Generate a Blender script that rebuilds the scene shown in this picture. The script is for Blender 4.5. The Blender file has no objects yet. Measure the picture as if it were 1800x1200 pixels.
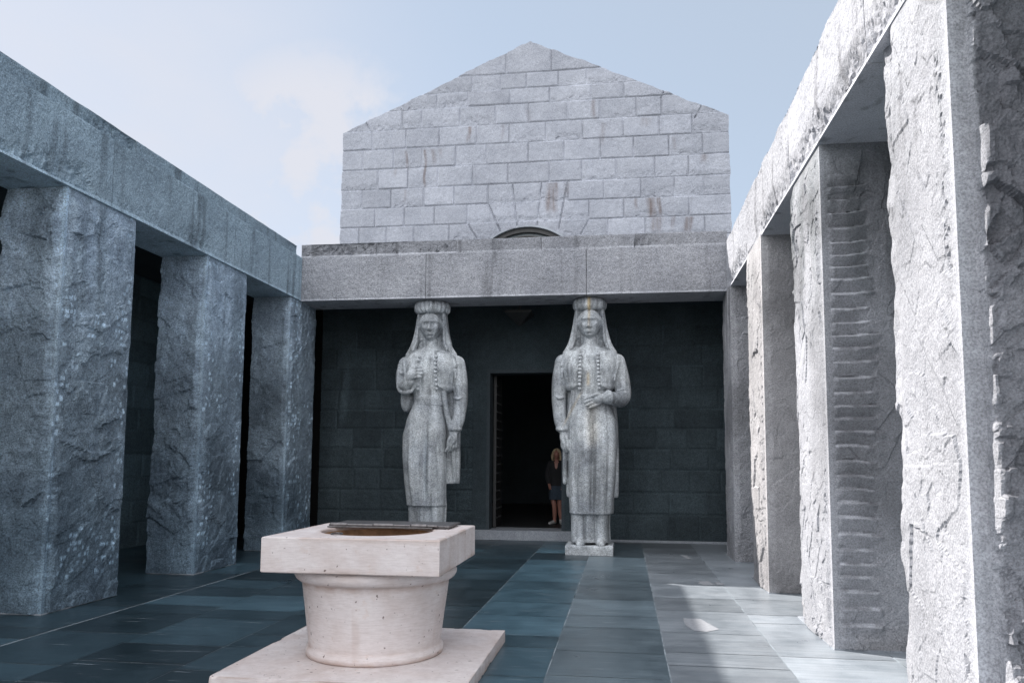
import bpy, bmesh, math, random
import numpy as np
from mathutils import Matrix, Vector

sc = bpy.context.scene
col = sc.collection
rnd = random.Random(7)

# ------------------------------------------------------------------ numpy noise
def _h(ix, iy, iz, seed):
    M = 0xFFFFFFFF
    n = (ix*374761393 + iy*668265263 + iz*2147483647 + seed*1274126177) & M
    n = ((n ^ (n >> 13))*1274126177) & M
    n = ((n ^ (n >> 16))*2246822519) & M
    n = n ^ (n >> 15)
    return (n & 0xFFFFFF)/float(0xFFFFFF)

def vnoise(P, seed=0):
    F = np.floor(P); f = P-F; I = F.astype(np.int64)
    u = f*f*f*(f*(f*6-15)+10)
    r = 0
    for dx in (0, 1):
        wx = u[:, 0] if dx else 1-u[:, 0]
        for dy in (0, 1):
            wy = u[:, 1] if dy else 1-u[:, 1]
            for dz in (0, 1):
                wz = u[:, 2] if dz else 1-u[:, 2]
                r = r+wx*wy*wz*_h(I[:, 0]+dx, I[:, 1]+dy, I[:, 2]+dz, seed)
    return r*2-1

def fbm(P, sc_, octv=4, seed=0, gain=.5):
    a, s, r, t = 1.0, sc_, 0, 0
    for k in range(octv):
        r = r+a*vnoise(P*s+17.3*k, seed+k*7); t += a; a *= gain; s *= 2.03
    return r/t

def facet(P, size, seed, tilt=.6):
    """piecewise-planar rock facets (value about -1..1)"""
    Q = P/size; F = np.floor(Q).astype(np.int64)
    best = np.full(len(P), 9e9); val = np.zeros(len(P))
    for dx in (-1, 0, 1):
        for dy in (-1, 0, 1):
            for dz in (-1, 0, 1):
                ix, iy, iz = F[:, 0]+dx, F[:, 1]+dy, F[:, 2]+dz
                cx = ix+_h(ix, iy, iz, seed); cy = iy+_h(ix, iy, iz, seed+1); cz = iz+_h(ix, iy, iz, seed+2)
                ex, ey, ez = Q[:, 0]-cx, Q[:, 1]-cy, Q[:, 2]-cz
                d = ex*ex+ey*ey+ez*ez
                m = d < best
                v = (_h(ix, iy, iz, seed+3)*2-1)*.55+tilt*(ex*(_h(ix, iy, iz, seed+4)*2-1)+ey*(_h(ix, iy, iz, seed+5)*2-1)+ez*(_h(ix, iy, iz, seed+6)*2-1))
                val = np.where(m, v, val); best = np.where(m, d, best)
    return val

def sm(a, b, x):
    t = np.clip((x-a)/(b-a), 0, 1); return t*t*(3-2*t)

# ------------------------------------------------------------------ object helpers
def link(o, parent=None):
    col.objects.link(o)
    if parent: o.parent = parent
    return o

def tag(o, label, cat=None, group=None, kind=None):
    if label: o['label'] = label
    if cat: o['category'] = cat
    if group: o['group'] = group
    if kind: o['kind'] = kind
    return o

def empty(name, loc, label=None, cat=None, group=None, kind=None):
    o = bpy.data.objects.new(name, None); o.location = loc; o.empty_display_size = .2
    col.objects.link(o); tag(o, label, cat, group, kind); return o

def mesh_obj(name, V, Fc, mat, parent=None, tint=None, smooth=False, origin=None):
    """V in world coordinates; Fc list/array of faces"""
    V = np.asarray(V, float)
    base = np.array(parent.location[:]) if parent is not None and parent.parent is None else np.zeros(3)
    if parent is not None and parent.parent is not None:
        base = np.array(parent.location[:])+np.array(parent.parent.location[:])
    org = np.array(origin) if origin is not None else (base if parent is not None else np.zeros(3))
    me = bpy.data.meshes.new(name)
    me.from_pydata((V-org).tolist(), [], Fc.tolist() if isinstance(Fc, np.ndarray) else Fc)
    me.update()
    if tint is not None:
        at = me.attributes.new('tint', 'FLOAT_COLOR', 'POINT')
        c = np.ones((len(V), 4)); c[:, :3] = tint if np.ndim(tint) == 2 else np.asarray(tint)[:, None]
        at.data.foreach_set('color', c.ravel())
    if smooth: me.polygons.foreach_set('use_smooth', [True]*len(me.polygons))
    o = bpy.data.objects.new(name, me)
    me.materials.append(mat)
    link(o, parent)
    if parent is not None: o.location = (org-base).tolist()
    else: o.location = org.tolist()
    return o

def box_geo(x0, x1, y0, y1, z0, z1, bev=0.0):
    bm = bmesh.new(); bmesh.ops.create_cube(bm, size=1)
    for v in bm.verts:
        v.co = Vector(((x0+x1)/2+v.co.x*(x1-x0), (y0+y1)/2+v.co.y*(y1-y0), (z0+z1)/2+v.co.z*(z1-z0)))
    if bev: bmesh.ops.bevel(bm, geom=bm.edges[:], offset=bev, segments=2, affect='EDGES', profile=.6)
    V = [v.co[:] for v in bm.verts]; bm.verts.index_update(); F = [[v.index for v in f.verts] for f in bm.faces]
    bm.free(); return V, F

def box(name, b, mat, parent=None, bev=0.0, origin=None):
    V, F = box_geo(*b, bev=bev); return mesh_obj(name, V, F, mat, parent, origin=origin)

def merge_geo(parts):
    V, F = [], []
    for v, f in parts:
        n = len(V); V.extend([tuple(p) for p in v]); F.extend([[i+n for i in q] for q in f])
    return V, F

def grid_faces(nu, nv, off=0, flip=False):
    i = np.arange(nu)[:, None]*(nv+1)+np.arange(nv)[None, :]+off
    a = i.ravel(); q = np.stack([a, a+nv+1, a+nv+2, a+1], 1)
    return q[:, ::-1] if flip else q

# -------------------------------------------------------------- rough stone block
def rough_block(name, B, res, dfun, mat, parent=None, faces='xXyYzZ', origin=None, tfun=None, resmap=None):
    """B = x0,x1,y0,y1,z0,z1. dfun(P, on) -> displacement vectors, on = dict face -> bool mask"""
    x0, x1, y0, y1, z0, z1 = B
    L = {'x': (x0, x1), 'y': (y0, y1), 'z': (z0, z1)}
    def lin(a, fine):
        lo, hi = L[a]; n = max(1, int(math.ceil((hi-lo)/fine))); return np.linspace(lo, hi, n+1)
    ax = {a: lin(a, res if a != 'z' else res*1.15) for a in 'xyz'}
    Vs, Fs, off = [], [], 0
    for f in faces:
        a = f.lower(); hi = f.isupper(); o = [c for c in 'xyz' if c != a]
        U, W = np.meshgrid(ax[o[0]], ax[o[1]], indexing='ij')
        P = np.zeros((U.size, 3)); ci = 'xyz'
        P[:, ci.index(a)] = L[a][1 if hi else 0]
        P[:, ci.index(o[0])] = U.ravel(); P[:, ci.index(o[1])] = W.ravel()
        flip = (hi != (a in 'xz'))
        Fs.append(grid_faces(len(ax[o[0]])-1, len(ax[o[1]])-1, off, flip)); Vs.append(P); off += len(P)
    P = np.concatenate(Vs); Fc = np.concatenate(Fs)
    _, idx, inv = np.unique(np.round(P*20000).astype(np.int64), axis=0, return_index=True, return_inverse=True)
    P = P[idx]; Fc = inv.reshape(-1)[Fc]
    e = 1e-6
    on = {'x': P[:, 0] < x0+e, 'X': P[:, 0] > x1-e, 'y': P[:, 1] < y0+e, 'Y': P[:, 1] > y1-e, 'z': P[:, 2] < z0+e, 'Z': P[:, 2] > z1-e}
    D = dfun(P, on)
    T = tfun(P, on, D) if tfun else None
    return mesh_obj(name, P+D, Fc, mat, parent, tint=T, origin=origin)

NRM = {'x': (-1, 0, 0), 'X': (1, 0, 0), 'y': (0, -1, 0), 'Y': (0, 1, 0), 'z': (0, 0, -1), 'Z': (0, 0, 1)}

# ------------------------------------------------------------------ materials
def nodes_of(name):
    m = bpy.data.materials.new(name); m.use_nodes = True
    nt = m.node_tree; bs = nt.nodes['Principled BSDF']; return m, nt, bs

def N(nt, typ, **kw):
    n = nt.nodes.new(typ)
    for k, v in kw.items():
        if k in n.inputs: n.inputs[k].default_value = v
        else: setattr(n, k, v)
    return n

def ramp(nt, src, stops):
    r = nt.nodes.new('ShaderNodeValToRGB'); cr = r.color_ramp
    while len(cr.elements) < len(stops): cr.elements.new(.5)
    for e, (p, c) in zip(cr.elements, stops):
        e.position = p; e.color = (*c, 1) if len(c) == 3 else c
    nt.links.new(src, r.inputs[0]); return r.outputs[0]

def mult(nt, a, b, fac=1.0, mode='MULTIPLY'):
    m = nt.nodes.new('ShaderNodeMix'); m.data_type = 'RGBA'; m.blend_type = mode
    m.inputs[0].default_value = fac
    nt.links.new(a, m.inputs[6]); nt.links.new(b, m.inputs[7]); return m.outputs[2]

def granite(name, base, speck=.5, sscale=90, tone=.25, rough=.85, bump=.5, bscale=70, use_tint=True, warm=0.0, mscale=1.3):
    m, nt, bs = nodes_of(name)
    tc = N(nt, 'ShaderNodeTexCoord')
    n1 = N(nt, 'ShaderNodeTexNoise', Scale=sscale, Detail=3.0, Roughness=.75); nt.links.new(tc.outputs['Object'], n1.inputs['Vector'])
    lo = tuple(1-speck*1.0 for c in base); hi = tuple(1+speck*.75 for c in base)
    s = ramp(nt, n1.outputs['Fac'], [(.36, lo), (.5, (1, 1, 1)), (.64, hi)])
    n2 = N(nt, 'ShaderNodeTexNoise', Scale=mscale, Detail=6.0, Roughness=.62); nt.links.new(tc.outputs['Object'], n2.inputs['Vector'])
    t = ramp(nt, n2.outputs['Fac'], [(.28, (1-tone, 1-tone*.95, 1-tone*.85)), (.72, (1+tone*.6, 1+tone*.6-warm*.05, 1+tone*.6-warm*.12))])
    n4 = N(nt, 'ShaderNodeTexNoise', Scale=mscale*9, Detail=5.0, Roughness=.7); nt.links.new(tc.outputs['Object'], n4.inputs['Vector'])
    t2 = ramp(nt, n4.outputs['Fac'], [(.3, (1-tone*.6,)*3), (.7, (1+tone*.4,)*3)])
    rgb = N(nt, 'ShaderNodeRGB'); rgb.outputs[0].default_value = (*base, 1)
    c = mult(nt, mult(nt, mult(nt, rgb.outputs[0], s), t), t2)
    if use_tint:
        at = N(nt, 'ShaderNodeAttribute', attribute_name='tint'); c = mult(nt, c, at.outputs['Color'])
    nt.links.new(c, bs.inputs['Base Color']); bs.inputs['Roughness'].default_value = rough
    bs.inputs['Specular IOR Level'].default_value = .3
    n3 = N(nt, 'ShaderNodeTexNoise', Scale=bscale, Detail=6.0, Roughness=.7); nt.links.new(tc.outputs['Object'], n3.inputs['Vector'])
    n5 = N(nt, 'ShaderNodeTexNoise', Scale=bscale*.22, Detail=4.0, Roughness=.65); nt.links.new(tc.outputs['Object'], n5.inputs['Vector'])
    ad = N(nt, 'ShaderNodeMath', operation='MULTIPLY_ADD'); nt.links.new(n5.outputs['Fac'], ad.inputs[0]); ad.inputs[1].default_value = 2.0; nt.links.new(n3.outputs['Fac'], ad.inputs[2])
    b = N(nt, 'ShaderNodeBump', Strength=bump, Distance=.02); nt.links.new(ad.outputs[0], b.inputs['Height']); nt.links.new(b.outputs[0], bs.inputs['Normal'])
    return m

M = {}
M['granite'] = granite('granite_grey', (.31, .315, .335), .45, 60, .22, bump=.75, bscale=55)
M['granite_pale'] = granite('granite_pale', (.345, .35, .375), .32, 75, .14, bump=.5)
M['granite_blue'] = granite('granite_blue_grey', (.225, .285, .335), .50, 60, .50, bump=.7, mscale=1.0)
M['granite_beam'] = granite('granite_pale_blue', (.32, .405, .465), .45, 60, .28, bump=.75, bscale=55)
M['granite_smooth'] = granite('granite_sawn', (.33, .35, .38), .3, 90, .2, bump=.15, use_tint=False)
M['granite_gable'] = granite('granite_gable', (.355, .368, .408), .24, 50, .2, bump=.5, bscale=40)
M['granite_statue'] = granite('granite_statue', (.47, .495, .51), .42, 48, .46, bump=.3, bscale=80, warm=.3, mscale=1.6)
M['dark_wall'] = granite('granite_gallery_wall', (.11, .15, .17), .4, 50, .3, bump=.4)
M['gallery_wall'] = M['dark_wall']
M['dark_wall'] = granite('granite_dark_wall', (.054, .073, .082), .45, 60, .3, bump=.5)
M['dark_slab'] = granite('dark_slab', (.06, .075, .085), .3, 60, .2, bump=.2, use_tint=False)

def limestone():
    m, nt, bs = nodes_of('pink_limestone')
    tc = N(nt, 'ShaderNodeTexCoord')
    n = N(nt, 'ShaderNodeTexNoise', Scale=3.0, Detail=8.0, Roughness=.6); nt.links.new(tc.outputs['Object'], n.inputs['Vector'])
    c = ramp(nt, n.outputs['Fac'], [(.3, (.58, .50, .475)), (.55, (.66, .60, .59)), (.75, (.72, .665, .65))])
    mp = N(nt, 'ShaderNodeMapping'); mp.inputs['Scale'].default_value = (12, 12, 90); nt.links.new(tc.outputs['Object'], mp.inputs[0])
    n2 = N(nt, 'ShaderNodeTexNoise', Scale=1.0, Detail=4.0, Roughness=.7); nt.links.new(mp.outputs[0], n2.inputs['Vector'])
    c2 = ramp(nt, n2.outputs['Fac'], [(.3, (.88, .86, .85)), (.6, (1.03, 1.03, 1.03))])
    n3 = N(nt, 'ShaderNodeTexNoise', Scale=26.0, Detail=2.0, Roughness=.5); nt.links.new(tc.outputs['Object'], n3.inputs['Vector'])
    c3 = ramp(nt, n3.outputs['Fac'], [(.25, (.30, .25, .24)), (.31, (1, 1, 1))])
    # rusty edge stains, patchy
    n4 = N(nt, 'ShaderNodeTexNoise', Scale=5.5, Detail=6.0, Roughness=.75); nt.links.new(tc.outputs['Object'], n4.inputs['Vector'])
    c4 = ramp(nt, n4.outputs['Fac'], [(.60, (1, 1, 1)), (.78, (.88, .74, .64))])
    at = N(nt, 'ShaderNodeAttribute', attribute_name='tint')
    o = mult(nt, mult(nt, mult(nt, mult(nt, c, c2), c3), c4), at.outputs['Color'])
    nt.links.new(o, bs.inputs['Base Color']); bs.inputs['Roughness'].default_value = .8
    b = N(nt, 'ShaderNodeBump', Strength=.25, Distance=.01); nt.links.new(n3.outputs['Fac'], b.inputs['Height'])
    b2 = N(nt, 'ShaderNodeBump', Strength=.2, Distance=.004); n5 = N(nt, 'ShaderNodeTexNoise', Scale=140.0, Detail=4.0); nt.links.new(tc.outputs['Object'], n5.inputs['Vector'])
    nt.links.new(n5.outputs['Fac'], b2.inputs['Height']); nt.links.new(b.outputs[0], b2.inputs['Normal']); nt.links.new(b2.outputs[0], bs.inputs['Normal'])
    return m
M['limestone'] = limestone()

def floor_mat():
    m, nt, bs = nodes_of('polished_dark_granite_tiles')
    tc = N(nt, 'ShaderNodeTexCoord')
    at = N(nt, 'ShaderNodeAttribute', attribute_name='tint')
    n = N(nt, 'ShaderNodeTexNoise', Scale=1.7, Detail=7.0, Roughness=.65); nt.links.new(tc.outputs['Object'], n.inputs['Vector'])
    c = ramp(nt, n.outputs['Fac'], [(.3, (.70, .72, .74)), (.7, (1.25, 1.25, 1.25))])
    mp = N(nt, 'ShaderNodeMapping'); mp.inputs['Scale'].default_value = (1.2, 16, 1); nt.links.new(tc.outputs['Object'], mp.inputs[0])
    n2 = N(nt, 'ShaderNodeTexNoise', Scale=1.0, Detail=5.0, Roughness=.7); nt.links.new(mp.outputs[0], n2.inputs['Vector'])
    c2 = ramp(nt, n2.outputs['Fac'], [(.35, (.84, .86, .88)), (.65, (1.12, 1.1, 1.1))])
    n3 = N(nt, 'ShaderNodeTexNoise', Scale=160.0, Detail=2.0); nt.links.new(tc.outputs['Object'], n3.inputs['Vector'])
    c3 = ramp(nt, n3.outputs['Fac'], [(.35, (.75, .75, .75)), (.65, (1.3, 1.3, 1.3))])
    o = mult(nt, mult(nt, mult(nt, at.outputs['Color'], c), c2), c3)
    # thin pale saw marks and limescale runs across the slabs
    mp4 = N(nt, 'ShaderNodeMapping'); mp4.inputs['Scale'].default_value = (1.7, 34, 1); nt.links.new(tc.outputs['Object'], mp4.inputs[0])
    n4 = N(nt, 'ShaderNodeTexNoise', Scale=1.0, Detail=3.0, Roughness=.55); nt.links.new(mp4.outputs[0], n4.inputs['Vector'])
    f4 = ramp(nt, n4.outputs['Fac'], [(.665, (0, 0, 0)), (.70, (.55, .55, .55))])
    mm = nt.nodes.new('ShaderNodeMix'); mm.data_type = 'RGBA'; nt.links.new(f4, mm.inputs[0]); nt.links.new(o, mm.inputs[6]); mm.inputs[7].default_value = (.40, .44, .48, 1)
    o = mm.outputs[2]
    nt.links.new(o, bs.inputs['Base Color'])
    r = ramp(nt, n.outputs['Fac'], [(.3, (.26,)*3), (.7, (.42,)*3)]); nt.links.new(r, bs.inputs['Roughness'])
    bs.inputs['Specular IOR Level'].default_value = .42
    b = N(nt, 'ShaderNodeBump', Strength=.12, Distance=.004); nt.links.new(n2.outputs['Fac'], b.inputs['Height']); nt.links.new(b.outputs[0], bs.inputs['Normal'])
    return m
M['floor'] = floor_mat()

def plain(name, c, rough=.6, metal=0.0, nscale=20, var=.15):
    m, nt, bs = nodes_of(name)
    tc = N(nt, 'ShaderNodeTexCoord')
    n = N(nt, 'ShaderNodeTexNoise', Scale=float(nscale), Detail=5.0, Roughness=.6); nt.links.new(tc.outputs['Object'], n.inputs['Vector'])
    o = ramp(nt, n.outputs['Fac'], [(.3, tuple(x*(1-var) for x in c)), (.7, tuple(x*(1+var) for x in c))])
    nt.links.new(o, bs.inputs['Base Color']); bs.inputs['Roughness'].default_value = rough; bs.inputs['Metallic'].default_value = metal
    return m
M['grout'] = plain('grout', (.30, .34, .37), .9, 0, 3, .7)
M['grout_dark'] = plain('mortar_joint_dark', (.16, .17, .18), .95)
M['bronze'] = plain('dark_bronze', (.05, .05, .05), .5, .6)
M['iron'] = plain('weathered_iron', (.16, .15, .15), .42, .8, 30, .35)
M['wellin'] = plain('rusty_inner_stone', (.34, .20, .11), .85, 0, 9, .4)
M['glass'] = plain('dark_window_glass', (.12, .14, .15), .15, 0)
M['gold'] = plain('ochre_stain', (.3, .15, .05))
M['skin'] = plain('skin', (.30, .14, .105), .55, 0, 12, .06)
M['hair'] = plain('blonde_hair', (.36, .27, .17), .6, 0, 60, .35)
M['black_cloth'] = plain('black_cloth', (.012, .012, .014), .9)
M['navy_cloth'] = plain('navy_cloth', (.03, .045, .065), .9)
M['white_shoe'] = plain('white_shoe', (.45, .45, .44), .6)
M['ground'] = plain('rocky_ground', (.22, .22, .20), .95, 0, 1, .3)

# ------------------------------------------------------------------ layout constants
XL, XR, ZB, YF = -6.04, 1.81, 4.63, 13.91      # left lintel face, right lintel face, lintel underside, front lintel face

# ------------------------------------------------------------------ ground and floor
bm_ = [(-600, -600, -.35), (600, -600, -.35), (600, 600, -.35), (-600, 600, -.35)]
g = mesh_obj('ground', bm_, [[0, 1, 2, 3]], M['ground']); tag(g, None, None, None, 'structure')

def make_floor():
    V, F, T = [], [], []
    xs = [-9.3, -8.3, -7.3, -6.35, -5.43, -4.46, -3.50, -2.55, -1.59, -.61, .34, 1.30, 2.25, 3.2, 4.2, 5.0]
    r = random.Random(21)
    gp = .004; gy = .007
    for i in range(len(xs)-1):
        y = -3.0-r.random()*.5
        base_dark = r.random()
        while y < 16.3:
            L = r.choice([.45, .62, .8, .95, 1.15, 1.4]) if y > -2 else .8
            if i in (9,): L = r.choice([.6, .8, 1.0, 1.2])
            y1 = min(y+L, 16.45)
            if y1 > 16.0: y1 = 16.45
            x0, x1 = xs[i]+gp, xs[i+1]-gp
            if i == 3: x0 += .0; x1 -= .02
            k = len(V)
            j = lambda: r.uniform(-.0018, .0018)
            V += [(x0+j(), y+gy+j(), 0), (x1+j(), y+gy+j(), 0), (x1+j(), y1-gy+j(), 0), (x0+j(), y1-gy+j(), 0)]
            F.append([k, k+1, k+2, k+3])
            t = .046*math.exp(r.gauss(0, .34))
            if i == 9: t = .155*math.exp(r.gauss(0, .26))       # paler lane next to the right lanes
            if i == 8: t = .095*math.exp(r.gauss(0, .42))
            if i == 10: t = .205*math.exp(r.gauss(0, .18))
            if i > 10: t = .27*math.exp(r.gauss(0, .14))  # right lanes paler and more neutral: sunlight on floor put into tile tone
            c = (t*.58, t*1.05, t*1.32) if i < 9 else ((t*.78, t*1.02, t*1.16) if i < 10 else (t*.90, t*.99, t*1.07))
            T += [c]*4
            y = y1
    # subdivision not needed, flat tiles
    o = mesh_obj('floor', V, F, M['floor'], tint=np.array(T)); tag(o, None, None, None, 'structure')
    q = mesh_obj('floor_bedding', [(-9.4, -3.6, -.004), (5.1, -3.6, -.004), (5.1, 16.5, -.004), (-9.4, 16.5, -.004)], [[0, 1, 2, 3]], M['grout'])
    tag(q, None, None, None, 'structure')
make_floor()
def sun_spot_patch(pts):  # flat pale polygons painting spots of sunlight on the floor
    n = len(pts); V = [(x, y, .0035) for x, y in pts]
    o = mesh_obj('floor', V, [list(range(n))], M['patch']); tag(o, None, None, None, 'structure')  # painted sun spot lying on the real floor tiles
M['patch'] = plain('painted_sun_patch', (.27, .28, .30), .8, 0, 30, .2)
sun_spot_patch([(.60, 8.62), (.78, 8.62), (.92, 8.12), (.78, 7.98), (.66, 8.02), (.60, 8.30)])
sun_spot_patch([(1.02, 11.25), (1.14, 11.30), (1.20, 10.98), (1.06, 10.93), (.98, 11.05)])
sun_spot_patch([(1.22, 11.22), (1.30, 11.20), (1.34, 10.98), (1.22, 10.98)])
sun_spot_patch([(.97, 14.3), (1.08, 14.3), (1.12, 13.7), (1.04, 13.75)])

# ------------------------------------------------------------------ pillars
def pillar(name, B, res, label, court, mat, seed, amps, grooves=False, pale_top=0, warm=0.0, tone=1.0, near=False):
    """court = face towards the court ('X' left row, 'x' right row); the other visible face is 'y'."""
    x0, x1, y0, y1, z0, z1 = B
    cx = x1 if court == 'X' else x0
    def rock(P, s, a):
        zone = (.85 if near else .50)+.80*sm(-.25, .35, fbm(P, .75, 3, s+90))
        big = facet(P, .95, s+95, .8)*.30
        return a*(big+.30+zone*(rock0(P, s)+.15))*sm(.0, .22, z1-P[:, 2])
    def rock0(P, s):
        a = 1.0
        d = facet(P, .42, s, 1.0)*.55+facet(P*np.array([1, 1, 1.0])+.07*fbm(P, 6, 2, s+40)[:, None], .15, s+11, .9)*.28+fbm(P, 2.0, 6, s+5, .55)*.55+fbm(P, 14, 4, s+9, .6)*.16
        return d
    def dfun(P, on):
        D = np.zeros_like(P)
        for f in 'xXyY':
            m = on[f]; Q = P[m]
            if not len(Q): continue
            a = amps.get(f, .015)
            d = rock(Q, seed+ord(f), a)
            if f in 'xX':
                dy0 = Q[:, 1]-y0
                wig = .012*fbm(Q, 3, 3, seed)
                mk = sm(.055, .115, dy0+wig) if f == court else np.ones(len(Q))
                # far edge: broken off for the right row, narrow margin for the left row
                if court == 'X' and f == court: mk = mk*sm(.005, .05, y1-Q[:, 1]+wig)
                d = d*mk
                if court == 'x' and f == court:
                    band = sm(.08, .11, dy0)*sm(.20, .14, dy0+.05*vnoise(Q*2, seed+8))
                    pit = sm(.22, .5, fbm(Q*np.array([1, 36, 26.0]), 1, 2, seed+6))*sm(-.05, .3, vnoise(Q*np.array([0, 0, 2.1]), seed+16))*band
                    d = d-.020*pit
            else:
                dc = np.abs(Q[:, 0]-cx)
                wig = .012*fbm(Q, 3, 3, seed+3)
                w0 = .05 if not near else .10
                mk = sm(w0, w0+(.05 if not near else .022), dc+wig*(2.2 if near else 1)) if f == 'y' else np.ones(len(Q))
                if f == 'y' and grooves:
                    z = Q[:, 2]; per = .128
                    ph = (z/per+.25*vnoise(Q*np.array([3.0, 1, 1.3]), seed+9)+.10*np.sin(z*9))
                    fr = ph-np.floor(ph)
                    saw = np.where(fr < .84, fr/.84, 1-(fr-.84)/.16)
                    band = sm(.055, .075, dc)*sm(.44, .39, dc+.07*vnoise(Q*np.array([3, 3, 9.0]), seed))*sm(.05, .2, z)*sm(4.35, 4.2, z)
                    band = band*(.45+.65*sm(-.7, .5, vnoise(np.stack([np.floor(ph)*3.7, dc*5, dc*0], 1), seed+4)))
                    d = d*(1-.55*band)+band*(saw-.4)*.050
                d = d*mk
            # top edge settles under the soffit
            D[m] += d[:, None]*np.array(NRM[f])
        if court == 'x':
            Q = np.stack([P[:, 0]*0, P[:, 1], P[:, 2]], 1)
            far = sm(.36, .02, y1-P[:, 1])*(.05+.13*np.abs(fbm(Q, 1.3, 4, seed+77)))
            D[:, 0] += far*(1-(P[:, 0]-x0)/(x1-x0))
        return D
    def tfun(P, on, D):
        n1 = fbm(P, 1.1, 5, seed+31); n2 = fbm(P*np.array([3.5, 3.5, .5]), 1.6, 5, seed+37)
        t = 1.0+.34*n1
        blot = sm(.12, .5, fbm(P, .8, 4, seed+51)); t = t*(1-.32*blot)
        C = np.stack([t, t, t], 1)
        # limescale wash running down from the top
        wash = sm(z1-2.3, z1-.1, P[:, 2]+.7*n2)*(.35+.65*sm(.0, .55, n2+.35))
        C = C*(1+pale_top*.65*wash[:, None]*np.array([1.05, .98, 1.0]))
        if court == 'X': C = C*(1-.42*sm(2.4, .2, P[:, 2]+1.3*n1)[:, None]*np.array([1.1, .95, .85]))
        drip = sm(.28, .6, fbm(P*np.array([9, 9, .55]), 1.0, 4, seed+61))*sm(z1-2.0, z1-.2, P[:, 2])
        C = C*(1-.45*drip[:, None])
        # pale tooled margin along the court corner
        dc = np.hypot(P[:, 0]-cx, P[:, 1]-y0)
        tick = np.abs(vnoise(P*np.array([7, 7, 48.0]), seed+71))
        mg = np.maximum(sm(.045, .030, dc+.006*vnoise(P*9, seed+72)), .8*sm(.11, .05, dc)*sm(.25, .5, tick))
        C = C*(1+(.62 if court == 'X' else .25)*mg[:, None])
        # pale chisel bites
        if court == 'X':
            Q = P.copy()
            P_ = P; P = P+.022*np.stack([vnoise(P*7, seed+1), vnoise(P*7, seed+2), vnoise(P*7, seed+3)], 1)
            cell = np.floor(np.stack([P[:, 1]/.055, P[:, 2]/.075], 1)).astype(np.int64)
            hsh = _h(cell[:, 0], cell[:, 1], cell[:, 0]*0+3, seed)
            fy = P[:, 1]/.055-cell[:, 0]; fz = P[:, 2]/.075-cell[:, 1]
            zone = sm(.02, .3, fbm(P, 1.6, 3, seed+81)+.35*sm(y1-.4, y1-.1, P[:, 1]))
            bite = on[court]*(hsh < .24)*(np.abs(fy-.5) < .36)*(np.abs(fz-.5) < .30)*zone*(np.hypot(P[:, 0]-cx, 0) < .2)
            P = P_
            C = C*(1+1.7*bite[:, None])
        else:
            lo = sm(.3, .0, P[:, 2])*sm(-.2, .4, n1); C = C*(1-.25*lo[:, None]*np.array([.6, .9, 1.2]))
        if grooves:
            ph = (P[:, 2]/.128+.25*vnoise(P*np.array([3.0, 1, 1.3]), seed+9)+.10*np.sin(P[:, 2]*9)); fr = ph-np.floor(ph)
            led = sm(.80, .88, fr)*sm(1.0, .96, fr)*sm(.055, .075, dc)*sm(.41, .36, dc)*on['y']*sm(.05, .2, P[:, 2])*sm(4.35, 4.2, P[:, 2])  # pale ledge lines: chisel bruising, with light on the ledges painted in
            C = C*(1+.85*led[:, None]*sm(-.5, .3, vnoise(P*9, seed))[:, None])
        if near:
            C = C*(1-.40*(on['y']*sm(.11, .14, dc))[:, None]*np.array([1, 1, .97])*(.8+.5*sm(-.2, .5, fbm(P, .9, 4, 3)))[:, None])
        C = C*np.array([1+warm*.5, 1+warm*.1, 1-warm*.35])*tone
        return np.clip(C, .12, 2.4)
    e = empty(name, ((x0+x1)/2, (y0+y1)/2, 0), label, 'pillar', 'rough hewn granite pillars lining the court')
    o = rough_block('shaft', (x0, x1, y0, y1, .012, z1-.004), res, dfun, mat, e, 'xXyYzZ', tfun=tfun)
    # thin sawn bed joint the shaft stands on
    box('bed_joint', (x0-.004, x1+.004, y0-.004, y1+.004, .0, .012), M['granite_smooth'], e)
    return e

GB, G = M['granite_blue'], M['granite']
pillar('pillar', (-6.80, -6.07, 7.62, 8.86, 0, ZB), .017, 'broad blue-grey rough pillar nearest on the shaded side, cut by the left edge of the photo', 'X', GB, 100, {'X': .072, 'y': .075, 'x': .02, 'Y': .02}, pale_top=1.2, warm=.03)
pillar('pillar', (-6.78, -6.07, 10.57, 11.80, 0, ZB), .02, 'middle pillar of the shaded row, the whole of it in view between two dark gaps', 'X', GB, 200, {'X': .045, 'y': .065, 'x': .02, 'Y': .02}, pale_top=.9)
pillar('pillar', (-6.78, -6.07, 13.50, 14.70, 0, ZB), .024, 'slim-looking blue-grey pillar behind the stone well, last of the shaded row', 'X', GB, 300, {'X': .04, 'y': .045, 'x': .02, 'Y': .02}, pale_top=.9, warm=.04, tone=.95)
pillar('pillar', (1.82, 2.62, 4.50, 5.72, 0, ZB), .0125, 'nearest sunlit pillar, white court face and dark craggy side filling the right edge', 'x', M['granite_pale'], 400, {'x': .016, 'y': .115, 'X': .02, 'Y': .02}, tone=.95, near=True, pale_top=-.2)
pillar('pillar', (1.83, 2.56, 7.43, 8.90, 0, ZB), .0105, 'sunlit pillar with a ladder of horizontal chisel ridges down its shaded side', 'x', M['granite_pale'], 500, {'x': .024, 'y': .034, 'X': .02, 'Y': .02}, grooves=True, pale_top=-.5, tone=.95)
pillar('pillar', (1.80, 2.54, 10.42, 11.90, 0, ZB), .018, 'third pillar of the sunlit row, brownish plain rough side with a white chip near its foot', 'x', M['granite_pale'], 600, {'x': .028, 'y': .026, 'X': .02, 'Y': .02}, warm=.10, tone=.92, pale_top=-.2)
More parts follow.
